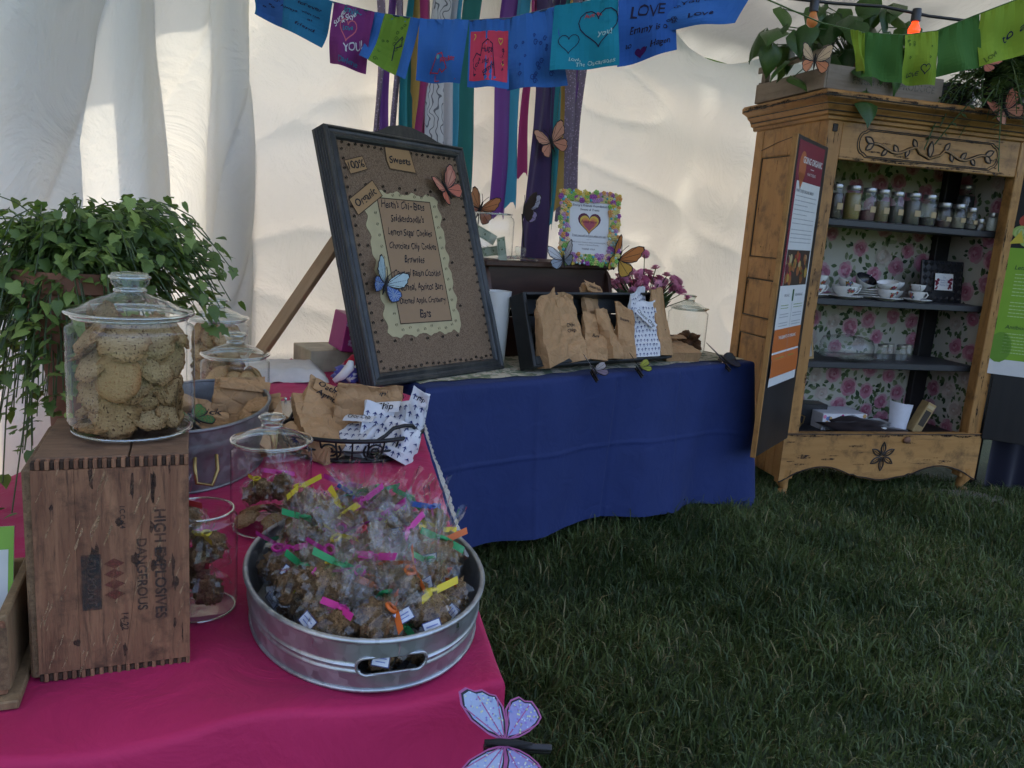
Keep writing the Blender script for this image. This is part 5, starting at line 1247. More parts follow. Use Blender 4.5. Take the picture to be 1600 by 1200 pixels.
scrap([(-.005,.69), (.125,.772), (.161,.715), (.025,.632)], 'Organic', .076, .702, .125, .52)
# eyelet tacks
tk = MB().lathe([(.001,-.0005), (.0022,-.0005), (.0028,-.0025), (.0046,-.0028), (.0056,-.0012), (.0056,.001)], 12, T(0,0,0,R(90),0,0)).mesh('tack', plain('brass_tack', (.05,.04,.03), .35, .7), 60)
rs = random.Random(2); pts = []
for k in range(20):
    u = k/19
    pts += [(.012+.60*u, .902+rs.uniform(-.004, .004)), (.012+.60*u, .060+rs.uniform(-.004, .004))]
for k in range(23):
    u = k/22; pts += [(.002+rs.uniform(-.004, .004), .09+.79*u), (.614+rs.uniform(-.004, .004), .09+.79*u)]
for k in range(12): u = k/11; pts += [(.112, .22+.47*u), (.436, .22+.47*u)]
for k in range(8): u = k/7; pts += [(.14+.27*u, .727+.008*math.sin(k*2)), (.14+.27*u, .199+.008*math.sin(k*2))]
for k in range(5): u = k/4; pts += [(.09+.34*u, .752), (.09+.34*u, .160)]
for k in range(3): pts += [(.48, .28+.18*k), (.045, .24+.14*k)]
for x, z in pts: obj('tack', tk, brd, T(x, -.0045, z, 0, rs.uniform(0, 6), 0))
# single rear prop
v0, v1 = Vector((-.635, 3.045, 1.38)), Vector((-1.03, 3.15, TH+.006)); dz = (v0-v1).normalized(); dy = dz.cross(Vector((0,0,1))).normalized(); dx = dy.cross(dz)
p = thing('wooden_prop', 'bare wooden batten slanting down behind the menu board', 'wooden prop'); p.matrix_world = basis(v1, dx, dy, dz)
MB().box(-.022, .022, -.022, .022, 0.0, (v0-v1).length, .003).build('batten', wood('batten_pine', (.30,.19,.10), (.46,.31,.17), (.12,.07,.03), (1,1,.08), 14, .3, .6, .2), p, 30)
for z in (.12, .3): MB().lathe([(.001,0), (.006,0), (.006,.001), (.001,.0012)], 10, T(0, -.0225, z, R(90), 0, 0)).build('knot', BROWN, p)
def on_board(x, z, ry, y=-.012): return BM @ T(x, y, z, 0, R(ry), 0)
butterfly('coral and peach butterfly pinned to the upper corner of the menu board', on_board(.515, .765, -28), .105, (.55,.20,.14), (.56,.16,.10), fold=20, tip=(.60,.27,.19))
butterfly('pale blue butterfly with speckled blue hind wings on the menu board', on_board(.085, .372, 32), .108, (.42,.56,.58), (.10,.18,.42), fold=22, speck=[(.45,.55,.65), (.5,.6,.62)])

# ================================================================ BLUE TABLE
BO, BE, BN = Vector((-.313, 2.869, 0)), Vector((.777,.629,0)), Vector((-.629,.777,0)); BRZ = math.atan2(.629, .777)
def bt(s, t, z): p = BO+BE*s+BN*t; return (p.x, p.y, z)
TB = TH+.008
DKW = wood('mahogany', (.022,.010,.008), (.060,.026,.018), (.012,.007,.006), (.12,1,1), 14, .4, .35, .2)
DKWS = wood('mahogany_worn', (.040,.018,.013), (.085,.04,.028), (.20,.10,.06), (1,1,.2), 12, .35, .4, .25)
bx = thing('wooden_desk_box', 'dark wooden desk box with curved ends behind the paper bags', 'box', bt(.575, .42, TB), BRZ)
BW, BD, BH = .775, .30, .442
def side_poly(): return [(0, 0), (BD, 0), (BD, BH-.028), (.06, BH-.028), (.028, BH-.06), (.008, BH-.13), (.0, BH-.22)]
for x in (0, BW-.022): MB().prism(side_poly(), 0, .022, Matrix(((0,0,1,x), (1,0,0,0), (0,1,0,0), (0,0,0,1)))).build('curved_end', DKWS, bx, 30)
MB().box(-.012, BW+.012, .02, BD+.008, BH-.0275, BH, .006).build('top_board', DKWS, bx, 30)
MB().box(.0225, BW-.0225, .045, .06, .225, BH-.028, .002).build('front_board', DKW, bx, 30)
MB().box(.0225, BW-.0225, .045, .06, 0.0, .185, .002).build('front_board', DKW, bx, 30)
MB().box(.0225, BW-.0225, BD-.02, BD-.004, 0, .19, .002).build('back_board', DKW, bx, 30); MB().box(.0225, BW-.0225, BD-.02, BD-.004, .235, BH-.028, .002).build('back_board', DKW, bx, 30)
# donation jar with banknotes, and its lid beside it
DJ = bt(.665, .545, TB+BH+.002)
t = thing('donation_jar', 'open glass jar of dollar notes on the dark wooden box', 'jar', DJ); r, h = .098, .200
MB().tube([(r*.87*math.cos(k*PI/20), r*.87*math.sin(k*PI/20), h) for k in range(40)], .004, 6, True).build('glass_rim', GLASSR, t, 180)
MB().lathe([(.001,.006), (r*.9,.004), (r,.02), (r,h*.84), (r*.94,h*.92), (r*.86,h*.95), (r*.88,h), (r*.84,h+.002)], 36).build('glass_body', GLASS, t, 50)
P = Print(); GR = (.30,.33,.24); DG = (.12,.16,.09)
P.rect(-.055, -.024, .055, .024, (.36,.38,.29), 1); P.rect(-.051, -.020, .051, .020, DG, 2); P.rect(-.048, -.017, .048, .017, GR, 3); P.disc(0, 0, .011, DG, 4, 16, .014); P.disc(0, 0, .0095, (.34,.36,.27), 5, 16, .0125); P.disc(0, .001, .005, (.14,.16,.10), 6, 10, .007)
for sx in (-1, 1):
    for sz in (-1, 1): P.disc(sx*.042, sz*.012, .005, DG, 4, 8)
P.text('1', .042, .012, .008, (.4,.42,.34), 5, .02); P.text('ONE', .030, -.002, .008, DG, 5, .01)
P.mb.v = [(u, .004*math.sin(u*40)-.0004-L*.00025, v) for u, v, L in P.mb.v]; BILL = P.mb.mesh('banknote', PRN, 0)
for k, (x, y, z, a, b, c, nm) in enumerate(((-.03,-.055,.105,-.3,.45,.1,'tilted up against the glass of the jar'), (.012,-.045,.035,-.6,-.2,.3,'lying low at the front of the jar'), (.05,-.06,.045,-.2,1.35,.4,'standing on end at the aisle side of the jar'), (-.02,.03,.04,-1.2,.2,1.0,'crumpled at the back of the jar'), (.02,.0,.03,-1.3,-.4,2.0,'flat on the bottom of the jar'))):
    o = obj('banknote', BILL, None, T(DJ[0]+x, DJ[1]+y, DJ[2]+z, a, b, c+.1), 'green dollar note '+nm, 'banknote', 'notes in the donation jar')
t = thing('jar_lid', 'glass jar lid with square knob lying beside the donation jar', 'lid', bt(.80, .50, TB+BH+.001)); MB().lathe([(.001,.004), (.085,.0), (.09,.004), (.06,.016), (.02,.022), (.018,.028), (.026,.036), (.026,.058), (.02,.062), (.001,.062)], 30).build('glass_lid', GLASSL, t, 50)
# flower-beaded picture frame
fr = thing('photo_frame', 'picture frame covered with bright beads and flowers holding a foundation notice', 'frame', bt(1.005, .455, TB+BH+.003), 0, None, (R(-10), 0, R(12)))
FW, FH, fb_ = .285, .335, .045
for a in ((0, FW, 0, fb_), (0, FW, FH-fb_, FH), (0, fb_, fb_+.0005, FH-fb_-.0005), (FW-fb_, FW, fb_+.0005, FH-fb_-.0005)): MB().box(a[0], a[1], 0, .012, a[2], a[3], .002).build('frame_bar', mat('frw', lambda: plain('cream_frame', (.55,.45,.2), .6)), fr, 30)
MB().box(.10, .18, .0125, .09, .0, .18, .002, T(0,0,0,0,0,0)).build('strut', FRM, fr, 30)
P = Print(); P.rect(fb_-.004, fb_-.004, FW-fb_+.004, FH-fb_+.004, (.64,.64,.66), 1); c_ = FW/2; D_ = (.04,.03,.05)
P.text("Emmy's Friends Foundation", c_, .274, .02, D_, 3, .012, .25, width=.170); P.text('Sweets & Treats', c_, .255, .02, D_, 3, .012, .25, width=.095)
for q, cc_ in enumerate(((.10,.02,.05), (.62,.42,.06), (.60,.26,.06), (.52,.14,.08), (.34,.07,.10))): P.heart(c_, .196-.004*q, .057-.007*q-(.003 if q else 0), cc_, 2+q)
P.text('Fundraiser', c_, .198, .02, (.16,.02,.06), 8, .01, .25, width=.082)
P.text('Treat yourself and give what you can', c_, .132, .01, D_, 3, .006, .1, width=.168); P.rect(c_-.084, .1255, c_+.084, .127, D_, 3)
P.text('* * *', c_, .112, .012, D_, 3); P.text('100% of your donation will go to furthering the', c_, .100, .01, D_, 3, width=.168); P.text("mission of Emmy's Friends", c_, .088, .01, D_, 3, width=.10); P.text('THANK YOU!', c_, .068, .016, D_, 3, .012, width=.066)
P.build('notice', PRN, lambda u, v, L: (u, .004-L*.0004, v), fr)
BC = [(.60,.42,.05), (.58,.50,.16), (.20,.42,.08), (.06,.34,.40), (.28,.06,.30), (.60,.28,.08), (.62,.45,.28), (.36,.52,.50), (.40,.22,.42), (.12,.28,.06)]
BMS = [plain('bead_%d' % i, c, .35, 0, .15, 80) for i, c in enumerate(BC)]
def flower_mesh(m, pet):
    mb = MB()
    if pet:
        for k in range(6): mb.blob((.0068*math.cos(k*PI/3), -.002, .0068*math.sin(k*PI/3)), .0048, 1, .05, 2, k, (1,.5,1))
        mb.blob((0,-.0035,0), .0042, 1, 0)
    else: mb.blob((0,-.002,0), .0058, 2, .05, 3, 1, (1,.7,1))
    return mb.mesh('flower_bead', m, 180)
FLM = [flower_mesh(m, i % 2 == 0 or i in (1, 5)) for i, m in enumerate(BMS)]
rs = random.Random(8); placed = []
for _ in range(6000):
    x, z = rs.uniform(-.004, FW+.004), rs.uniform(-.004, FH+.004)
    if fb_-.004 < x < FW-fb_+.004 and fb_-.004 < z < FH-fb_+.004: continue
    if all((x-a)**2+(z-b)**2 > .0125**2 for a, b in placed): placed.append((x, z))
for x, z in placed: obj('flower_bead', rs.choice(FLM), fr, T(x, -.0015, z, 0, rs.uniform(0, 6), 0, rs.uniform(.9, 1.45)))
butterfly('orange monarch-like butterfly clipped to the corner of the beaded frame', Matrix.Translation(Vector(bt(1.30, .36, TB+BH+.03))) @ T(0,0,0,0,R(22),R(20)), .135, (.56,.20,.05), (.60,.34,.06), fold=42)
butterfly('white and grey-blue butterfly lying at the foot of the beaded frame', Matrix.Translation(Vector(bt(.985, .40, TB+BH+.012))) @ T(0,0,0,R(-35),R(-20),R(-15)), .10, (.55,.58,.64), (.26,.32,.42), fold=35)
lastb = butterfly('orange butterfly half hidden behind the donation jar', Matrix.Translation(Vector(bt(.70, .70, 1.46))) @ T(0,0,0,0,R(20),R(10)), .11, (.50,.20,.08), (.40,.14,.08), fold=30)
wire(bt(.70,.71,TB+BH), bt(.70,.705,1.44))
lastb = butterfly('small grey lilac butterfly perched on the rim of the donation jar', Matrix.Translation(Vector(bt(.775, .47, 1.47))) @ T(0,0,0,0,R(8),R(70)), .10, (.35,.33,.40), (.30,.22,.36), fold=65)
wire(bt(.80,.475,TB+BH+.06), bt(.775,.475,1.45))
# shallow black crate tilted back with paper bags in it
BLKT = wood('black_tray_wood', (.012,.013,.013), (.035,.036,.034), (.02,.02,.02), (.1,1,1), 14, .3, .5, .3)
th_ = R(20); tm = Matrix.Translation(Vector(bt(.575, .155, TB))) @ Matrix.Rotation(BRZ, 4, 'Z') @ Matrix.Rotation(-th_, 4, 'X')
ct = thing('black_crate', 'shallow black wooden crate tilted back and holding the paper bags', 'crate'); ct.matrix_world = tm
CW_, CH_ = .87, .32
for k in range(4): MB().box(.018, CW_-.018, .0, .010, .01+k*.077, .082+k*.077, .002).build('slat', BLKT, ct, 30)
for a in ((0, .0175), (CW_-.0175, CW_)): MB().box(a[0], a[1], -.085, .012, 0, CH_, .003).build('end_board', BLKT, ct, 30)
MB().box(.018, CW_-.018, -.085, -.0005, 0, .009, .002).build('bottom_board', BLKT, ct, 30); MB().box(.018, CW_-.018, -.085, -.075, .0095, .045, .002).build('front_lip', BLKT, ct, 30); MB().box(.018, CW_-.018, -.085, -.0005, CH_-.012, CH_, .002).build('top_rail', BLKT, ct, 30)
MB().box(.1, .13, .011, .03, -.0, .2, .002).build('rear_foot', BLKT, ct)
G2 = 'paper bags in the black crate'
def cb(label, x, z, ry, w_, h, d, seed, y=-.03, **k): 
    t = paper_bag(label, (0,0,0), (0,0,0), w_, h, d, seed, group=G2, **k); t.matrix_world = tm @ T(x, y-d/2, z, R(rnd(-2, 10)), R(ry+rnd(-3,3)), R(rnd(-22, 22))); return t
cb('crumpled brown bag slumped at the menu board end of the crate', .125, .012, -18, .150, .30, .07, 31, crum=.007)
cb('tall brown bag with a pointed top, second in the crate', .262, .012, -5, .115, .30, .06, 32, crum=.009, text="Choc|Chip", tz=.16, tsize=.022)
cb('short crumpled brown bag in front of the second bag', .355, .010, 12, .115, .215, .055, 33, y=-.05, crum=.010, text='Bars', tz=.11, tsize=.02)
cb('tall square brown bag at the middle back of the crate', .43, .05, 4, .17, .33, .05, 34, y=-.004, crum=.005, fold=.05, text='Oatmeal Raisin', tsize=.02)
cb('brown bag with pleated front, in the middle of the crate', .468, .010, -2, .115, .235, .055, 35, y=-.055, crum=.009)
cb('slim brown bag wedged beside the arrow-print bag', .565, .012, 3, .095, .245, .05, 36, y=-.04, crum=.008, text='Raisin', tz=.18, tsize=.018)
cb('arrow-print white bag lettered Choco Chip in the black crate', .685, .010, 4, .145, .265, .06, 37, y=-.045, m=WPAP, arrows=True, crum=.005)
P = Print(); P.poly([(-.075,-.017), (.068,-.017), (.075,.017), (-.068,.017)], (.62,.62,.64), 1); P.text('Choco Chip', 0, 0, .034, INK, 2, .015, .25, .5, width=.125)
P.build('paper_label', PRN, flat(tm @ T(.672, -.135, .185, 0, R(38), 0)), None, label='white strip lettered Choco Chip across the arrow-print bag', cat='label')
cb('arrow-print bag standing behind the lettered one', .70, .03, -4, .16, .31, .05, 38, y=-.008, m=WPAP, arrows=True)
cb('plain upright brown bag at the flowerpot end of the crate', .80, .012, -1, .12, .32, .06, 39, y=-.05, crum=.006, text='3', tz=.13, tsize=.04)
# white tumbler, flat bags, jar of brownies, carnations
t = thing('white_tumbler', 'tall plain white tumbler between menu board and black crate', 'tumbler', bt(.555, .33, TB)); MB().lathe([(.001,.002), (.045,.0), (.048,.004), (.060,.315), (.061,.318), (.057,.318), (.046,.01), (.001,.008)], 32).build('cup', mat('wplast', lambda: plain('white_plastic', (.68,.67,.63), .35, 0, .03)), t, 50)
paper_bag('brown bag lying flat with folded top at the end of the blue table', bt(1.56, .10, TB+.02), (R(-66), 0, BRZ-.25), .20, .20, .05, 41, fold=.06, text='Snicker', group='flat bags on the blue table', tsize=.022)
paper_bag('lower flattened brown bag poking out under the folded one', bt(1.58, .14, TB+.003), (R(-78), 0, BRZ-.12), .21, .19, .03, 42, group='flat bags on the blue table')
paper_bag('small brown bag upright behind the flat bags', bt(1.50, .22, TB), (R(-10), 0, BRZ), .12, .17, .05, 43, crum=.01, group='flat bags on the blue table')
J6 = bt(1.84, .33, TB); cookie_jar('lidded glass jar with brownie chunks at the far end of the blue table', J6, .105, .228)
rs = random.Random(4)
for k in range(22):
    a, d = rs.uniform(0, 6.3), .075*math.sqrt(rs.random()); z = .03+.10*(k/22)*(1-d/.12)
    put('brownie', CK[k % 5] if False else BRN[k % 3] if 'BRN' in globals() else globals().setdefault('BRN', [MB().blob((0,0,0), 1, 2, .35, 1.6, q, (1,.9,.55)).mesh('brownie', BROWN, 180) for q in range(3)])[k % 3], (J6[0]+d*math.cos(a), J6[1]+d*math.sin(a), J6[2]+z), (rs.uniform(-.6, .6), rs.uniform(-.6, .6), rs.uniform(0, 6)), rs.uniform(.028, .036), 'rough brownie chunk in the jar at the far end of the blue table', 'brownie', 'brownies in the far jar')
cp = thing('carnation_pot', 'pot of deep pink carnations behind the paper bags', 'potted flowers', bt(1.56, .40, TB))
MB().lathe([(.001,0), (.07,0), (.085,.19), (.095,.195), (.095,.225), (.086,.225), (.08,.20), (.001,.195)], 28).build('pot', mat('blkpot', lambda: plain('black_plastic', (.014,.014,.015), .5)), cp, 40)
STEM = leafmat('stem_green', (.035,.06,.02), (.07,.10,.04), .15); PETAL = leafmat('carnation_petal', (.56,.10,.25), (.74,.32,.44), .15, .7)
def carn_mesh(seed):
    mb = MB(); rr = random.Random(seed)
    for ring, (n_, r_, z_) in enumerate(((9,.026,.0), (8,.020,.007), (6,.012,.012), (4,.006,.015))):
        for k in range(n_):
            a = 2*PI*k/n_+ring*.5+rr.uniform(-.2, .2); E_ = T(0, 0, z_, 0, 0, a) @ T(0, 0, 0, 0, -.25-.28*ring, 0); w_ = .009
            mb.add([(0,0,0), (r_*.6,-w_*.7,.002), (r_,-w_,.004+.003*rr.random()), (r_*1.08,-w_*.3,.001), (r_*1.0,w_*.1,.005), (r_*1.08,w_*.5,.002), (r_,w_,.005), (r_*.6,w_*.7,.0)], [tuple(range(8))], E_)
    return mb.mesh('carnation', PETAL, 0)
CMN = [carn_mesh(k) for k in range(4)]; stem = MB(); rs = random.Random(12); heads = []
for k in range(64):
    a = rs.uniform(0, 6.28); d = .20*math.sqrt(rs.random()) if k < 50 else rs.uniform(.17, .26); hgt = .27+.19*(1-(d/.3)**1.2)*rs.uniform(.5, 1.05); p = Vector((d*math.cos(a), d*math.sin(a)*.8, hgt))
    if k == 0: p = Vector((-.02, 0, .50))
    stem.tube([(p.x*.15, p.y*.15, .19), (p.x*.6, p.y*.6, .19+(p.z-.19)*.6), tuple(p)], .0022, 5); heads.append(p)
for k in range(240):
    a, d = rs.uniform(0, 6.28), .085*math.sqrt(rs.random()); b = rs.uniform(0, 6.28); l = rs.uniform(.06, .15); x, y = d*math.cos(a), d*math.sin(a); ex_ = rs.uniform(.2, .9)*l
    stem.add([(x-.003, y, .19), (x+.003, y, .19), (x+.002+math.cos(b)*ex_*.5, y+math.sin(b)*ex_*.5, .19+l*.7), (x+math.cos(b)*ex_, y+math.sin(b)*ex_, .19+l*.85)], [(0,1,2,3)])
stem.build('stems', STEM, cp, 0)
for k, p in enumerate(heads): obj('carnation', CMN[k % 4], cp, T(p.x, p.y, p.z, rs.uniform(-.7, .9)+.5, rs.uniform(-.7, .7), rs.uniform(0, 6), rs.uniform(.8, 1.25)))
# clips along the front edge
def edge_clip(label, s, z, up, low, size, rx, fold, t=-.012): butterfly(label, Matrix.Translation(Vector(bt(s, t, z))) @ Matrix.Rotation(BRZ-.3, 4, 'Z') @ T(0, 0, 0, R(rx), R(18), 0), size, up, low, fold=fold, clip=True, antenna=False)
edge_clip('grey-white butterfly clip on the blue cloth edge below the brown bags', .84, TB+.012, (.38,.38,.40), (.22,.18,.26), .085, -70, 30)
edge_clip('yellow-green butterfly clip on the blue cloth edge below the arrow-print bag', 1.12, TB+.012, (.36,.40,.06), (.30,.36,.05), .08, -70, 30)
edge_clip('dark teal butterfly clip at the far corner of the blue table', 1.80, TB+.006, (.04,.06,.08), (.03,.04,.07), .12, -70, 15, .04)
# clips on the front table
butterfly('green butterfly clip with orange dots clipped to the tub', Matrix.Translation((-.675, 1.66, TH+.155)) @ T(0,0,0,R(-72),R(12),R(60)), .062, (.06,.20,.05), (.05,.16,.05), fold=18, clip=True, speck=[(.45,.10,.04), (.10,.30,.06), (.4,.14,.05)], antenna=False)
FB = Matrix.Translation((.022, .858, TH+.003)) @ basis((0,0,0), (-.05,.79,.61), (-.1,.61,-.785), (-.992,-.10,.0485))
butterfly('big lilac and blue glittered butterfly clip on the near corner of the pink cloth', FB, .078, (.34,.42,.60), (.28,.28,.54), edge=(.36,.10,.26), fold=14, clip=True, speck=[(.55,.62,.72), (.22,.30,.64), (.26,.16,.5), (.58,.62,.40), (.36,.46,.70)], antenna=False, ring=True)
# ================================================================ HANGING THINGS
RC = {'lilac lace': (.34,.26,.36), 'violet': (.16,.05,.26), 'teal': (.02,.22,.26), 'green': (.01,.13,.12), 'gold': (.42,.26,.06), 'magenta': (.30,.02,.12), 'white print': (.50,.50,.52), 'grey': (.32,.30,.36), 'white': (.52,.51,.55), 'blue': (.04,.26,.40), 'purple': (.13,.02,.22), 'dark purple': (.045,.022,.09)}
def m_ribbon(k):
    g = G('ribbon_'+k.replace(' ', '_')); c = RC[k]; v = g.co()
    if 'lace' in k: col = g.mix(g.ramp(g('TexVoronoi', {'Vector': v, 'Scale': 75}).outputs['Distance'], (.25, 0.0), (.35, 1.0)), c, tuple(x*.5 for x in c))
    elif 'print' in k: col = g.mix(g.ramp(g('TexWave', {'Vector': v, 'Scale': 14, 'Distortion': 14, 'Detail': 1}).outputs['Fac'], (.86, 0.0), (.92, 1.0)), c, (.12,.12,.14))
    else: col = g.mix(g.noise(v, 8), tuple(x*.85 for x in c), c)
    p = g.pbr(Base_Color=col, Roughness=.5 if k in ('violet','purple') else .75, Sheen_Weight=.2, Normal=g.bump(g.noise(v, 500, 1), .1, .001))
    t = g('BsdfTranslucent', {'Color': col})
    return g.end(g('MixShader', {0: .2, 1: p, 2: t.outputs[0]}).outputs[0])
RIB = [('lilac lace',.34,.39,1.60),('violet',.37,.42,1.62),('lilac lace',.41,.46,1.55),('teal',.46,.50,1.60),('green',.48,.56,1.5),('gold',.52,.58,1.78),('magenta',.54,.62,1.55),('white print',.60,.71,1.5),('grey',.68,.73,1.55),('white',.71,.78,1.45),('blue',.75,.80,1.5),('green',.79,.89,1.45),
 ('purple',1.05,1.15,1.44),('blue',1.11,1.20,1.50),('magenta',1.19,1.26,1.66),('dark purple',1.25,1.37,1.15),('dark purple',1.36,1.47,1.18),('teal',1.43,1.49,1.40),('gold',1.45,1.53,1.50),('lilac lace',1.49,1.57,1.45),('purple',1.53,1.62,1.52),('lilac lace',1.57,1.65,1.50)]
cnt = {}
for i, (k, s0, s1, zb) in enumerate(RIB):
    rs = random.Random(i); m = mat('rib'+k, lambda: m_ribbon(k)); ph = rs.uniform(0, 6); dep = 1.10-.014*(i % 4); s0 += .12*0; bun = 'bundle by the menu board' if i < 12 else 'bundle by the donation jar'
    def fn(u, v, s0=s0, s1=s1, zb=zb, ph=ph, dep=dep):
        z = 2.62+(zb-2.62)*v; w_ = (s1-s0)*(1-.25*math.sin(v*PI*.9)**2*.6); c = (s0+s1)/2+.012*math.sin(v*5+ph); p = bt(c+(u-.5)*w_, dep-.018*math.sin(u*PI*1.6+ph+v*2)-.01*math.sin(v*7+ph), z+(.02*math.sin(u*9+ph) if v > .99 else 0)); return p
    cnt[(k, bun)] = cnt.get((k, bun), 0)+1; nth = ('', 'second ', 'third ')[cnt[(k, bun)]-1]
    MB().grid(fn, 8, 34).build('ribbon', m, None, 60, label='%s%s fabric strip hanging on the tent wall, %s' % (nth, k, bun), cat='ribbon', group='fabric strips in the '+bun)
t = thing('hanging_rod', 'thin rod the fabric strips are tied to high on the tent wall', 'rod'); MB().tube([bt(.2,1.10,2.625), bt(1.8,1.10,2.625)], .008, 8).build('rod', IRON, t, 60)
butterfly('peach butterfly pinned on the dark purple strips', Matrix.Translation(Vector(bt(1.38, 1.02, 1.85))) @ Matrix.Rotation(BRZ-.35, 4, 'Z') @ T(0,0,0,0,R(-25),0), .125, (.58,.28,.18), (.56,.24,.15), fold=20)
butterfly('coral butterfly high on the cabinet planter crate', WM @ T(-.175, -.07, 2.30, 0, 0, R(-12)), .105, (.60,.42,.26), (.60,.22,.10), fold=16, antenna=False)
# bunting flags
BL1, TL1, PU1, GN1, RD1 = (.035,.12,.36), (.012,.19,.27), (.16,.03,.14), (.14,.24,.03), (.52,.05,.09)
YEL, DK, WHT, RDI = (.50,.42,.05), (.02,.02,.05), (.55,.55,.58), (.42,.03,.03)
BUNT = {'flags on the blue bunting': thing('bunting', 'string of blue, teal and purple hand-written cloth flags across the tent', 'bunting'), 'flags on the green bunting': thing('bunting', 'string of lime and dark green cloth flags in front of the wardrobe top', 'bunting')}
def flag(label, q, Y, col, draw=None, seed=0, group='flags on the blue bunting', dy=0.0):
    (x0, z0), (x1, z1), (x2, z2), (x3, z3) = q; P = Print(); W_ = max(.01, x1-x0); H_ = .19
    P.rect(0, 0, 1, 1, col, 0, 14)
    if draw: draw(P)
    def fn(u, v, L):
        a = 1-v; xt, zt = x0+(x1-x0)*u, z0+(z1-z0)*u; xb, zb = x3+(x2-x3)*u, z3+(z2-z3)*u
        y = Y+dy+.016*math.sin(u*8+seed)*(.35+a*.6)+.020*math.sin(a*3.4+seed*2)*a+.010*math.sin(u*5-a*6+seed)*a+.006*math.sin(u*24+seed)*math.exp(-a*7); return (xt+(xb-xt)*a, y-L*.0009, zt+(zb-zt)*a-.012*math.sin(u*PI)*(1-a)*0)
    return P.build('flag', PRNC, fn, BUNT[group], 0, label=label)
def aspect_text(P, s, x, y, w_, col, rot=0.0, L=2): return P.text(s, x, y, .1, col, L, .012, .12, .9, rot, width=w_)
def scribble(P, rs, n, col, x0=.1, x1=.9, y0=.1, y1=.9):
    for _ in range(n):
        x, y, r = rs.uniform(x0, x1), rs.uniform(y0, y1), rs.uniform(.02, .05); P.line([(x+r*math.cos(k*.9)*(1-k/12), y+r*math.sin(k*.9)*(1-k/12)) for k in range(9)], .012, col)
rs = random.Random(30)
def f0(P): P.rect(.02, .02, .40, .98, (.03,.09,.26), 1, 6); [aspect_text(P, s, x, y, w_, DK) for s, x, y, w_ in (('Always', .48, .52, .24), ('forever', .74, .74, .30), ('with me', .76, .58, .22), ('at', .76, .46, .06), ('friend', .72, .26, .24))]; scribble(P, rs, 6, DK, .05, .35, .3, .8)
def f1(P): aspect_text(P, 'Emily~', .5, .92, .42, TL1); aspect_text(P, 'Surge', .20, .76, .34, WHT, .9); aspect_text(P, '& Skye', .42, .80, .36, WHT, .5); P.heartline(.44, .62, .20, .02, (.5,.12,.16)); aspect_text(P, 'Love', .44, .63, .24, TL1, .2); aspect_text(P, 'YOU!', .62, .36, .44, WHT, .35); aspect_text(P, 'Darlene', .52, .10, .44, (.03,.16,.26))
def f2(P): P.rect(.22, -.01, .78, 1.0, GN1, 1, 8); scribble(P, rs, 12, (.05,.10,.02), .28, .72, .08, .9); P.line([(.60,.2), (.58,.5), (.70,.66), (.74,.5), (.62,.45)], .02, DK)
def f3(P): P.poly([(.3,1), (.98,1), (.98,.62)], (.045,.14,.40), 1); P.line([(.28,.14), (.42,.44), (.52,.46), (.66,.22), (.56,.16), (.50,.22), (.46,.15), (.28,.16)], .016, RDI); P.line([(.40,.12), (.40,.03), (.88,.06)], .014, RDI); P.disc(.44,.40,.035,(.1,.4,.45),2); aspect_text(P, 'Rocket', .66, .36, .32, RDI, .1)
def f4(P): P.rect(.04, .10, .96, .84, RD1, 1, 8); P.line([(.62,.18), (.14,.2), (.12,.42), (.2,.52), (.3,.48), (.34,.66), (.46,.72), (.58,.66), (.66,.18), (.14,.18)], .018, DK); [aspect_text(P, s, x, y, w_, DK, r) for s, x, y, w_, r in (('Hugs', .45, .58, .26, 0), ('Love', .22, .36, .22, .9), ('and', .42, .40, .16, 0), ('Emmy', .50, .28, .30, .6))]; [P.heartline(x, y, .05, .012, YEL) for x, y in ((.12,.76), (.78,.70), (.84,.40))]; scribble(P, rs, 6, DK, .76, .92, .2, .6)
def f5(P): scribble(P, rs, 22, (.02,.05,.2), .12, .9, .08, .8)
def f6(P): P.heartline(.70, .62, .30, .016, DK); P.heartline(.26, .42, .16, .012, DK); [aspect_text(P, s, x, y, w_, c) for s, x, y, w_, c in (('Aunt Bo', .62, .78, .26, RDI), ('Oma', .80, .66, .18, TL1), ('you!', .80, .50, .2, (.3,.45,.45)), ('Love,', .36, .16, .18, (.3,.45,.45)), ('The Oscarsons', .66, .08, .56, (.3,.45,.45)))]
def f7(P): aspect_text(P, 'LOVE', .50, .72, .55, DK, -.05); aspect_text(P, 'Emmy is o', .52, .46, .62, DK, -.05); aspect_text(P, 'so', .2, .28, .1, DK); P.heart(.40, .14, .09, (.05,.01,.08), 2); aspect_text(P, ', Hagen', .68, .20, .40, DK, -.05)
def f8(P): aspect_text(P, 'You are', .42, .66, .42, DK, .1); aspect_text(P, 'Love', .46, .28, .34, DK, .1); scribble(P, rs, 5, DK, .06, .2, .1, .7)
FLG = [[(-.872,2.081),(-.623,2.022),(-.653,1.887),(-.859,1.97)],[(-.623,2.022),(-.496,2.001),(-.519,1.822),(-.636,1.851)],[(-.496,2.001),(-.356,1.991),(-.392,1.811),(-.536,1.871)],[(-.356,1.991),(-.208,1.997),(-.227,1.815),(-.361,1.812)],[(-.208,1.997),(-.085,2.009),(-.075,1.805),(-.203,1.804)],[(-.085,2.013),(.046,2.052),(.107,1.834),(-.081,1.808)],[(.046,2.052),(.235,2.097),(.254,1.893),(.045,1.862)],[(.235,2.097),(.41,2.12),(.431,1.96),(.252,1.894)],[(.366,2.117),(.657,2.172),(.593,2.042),(.379,2.007)]]
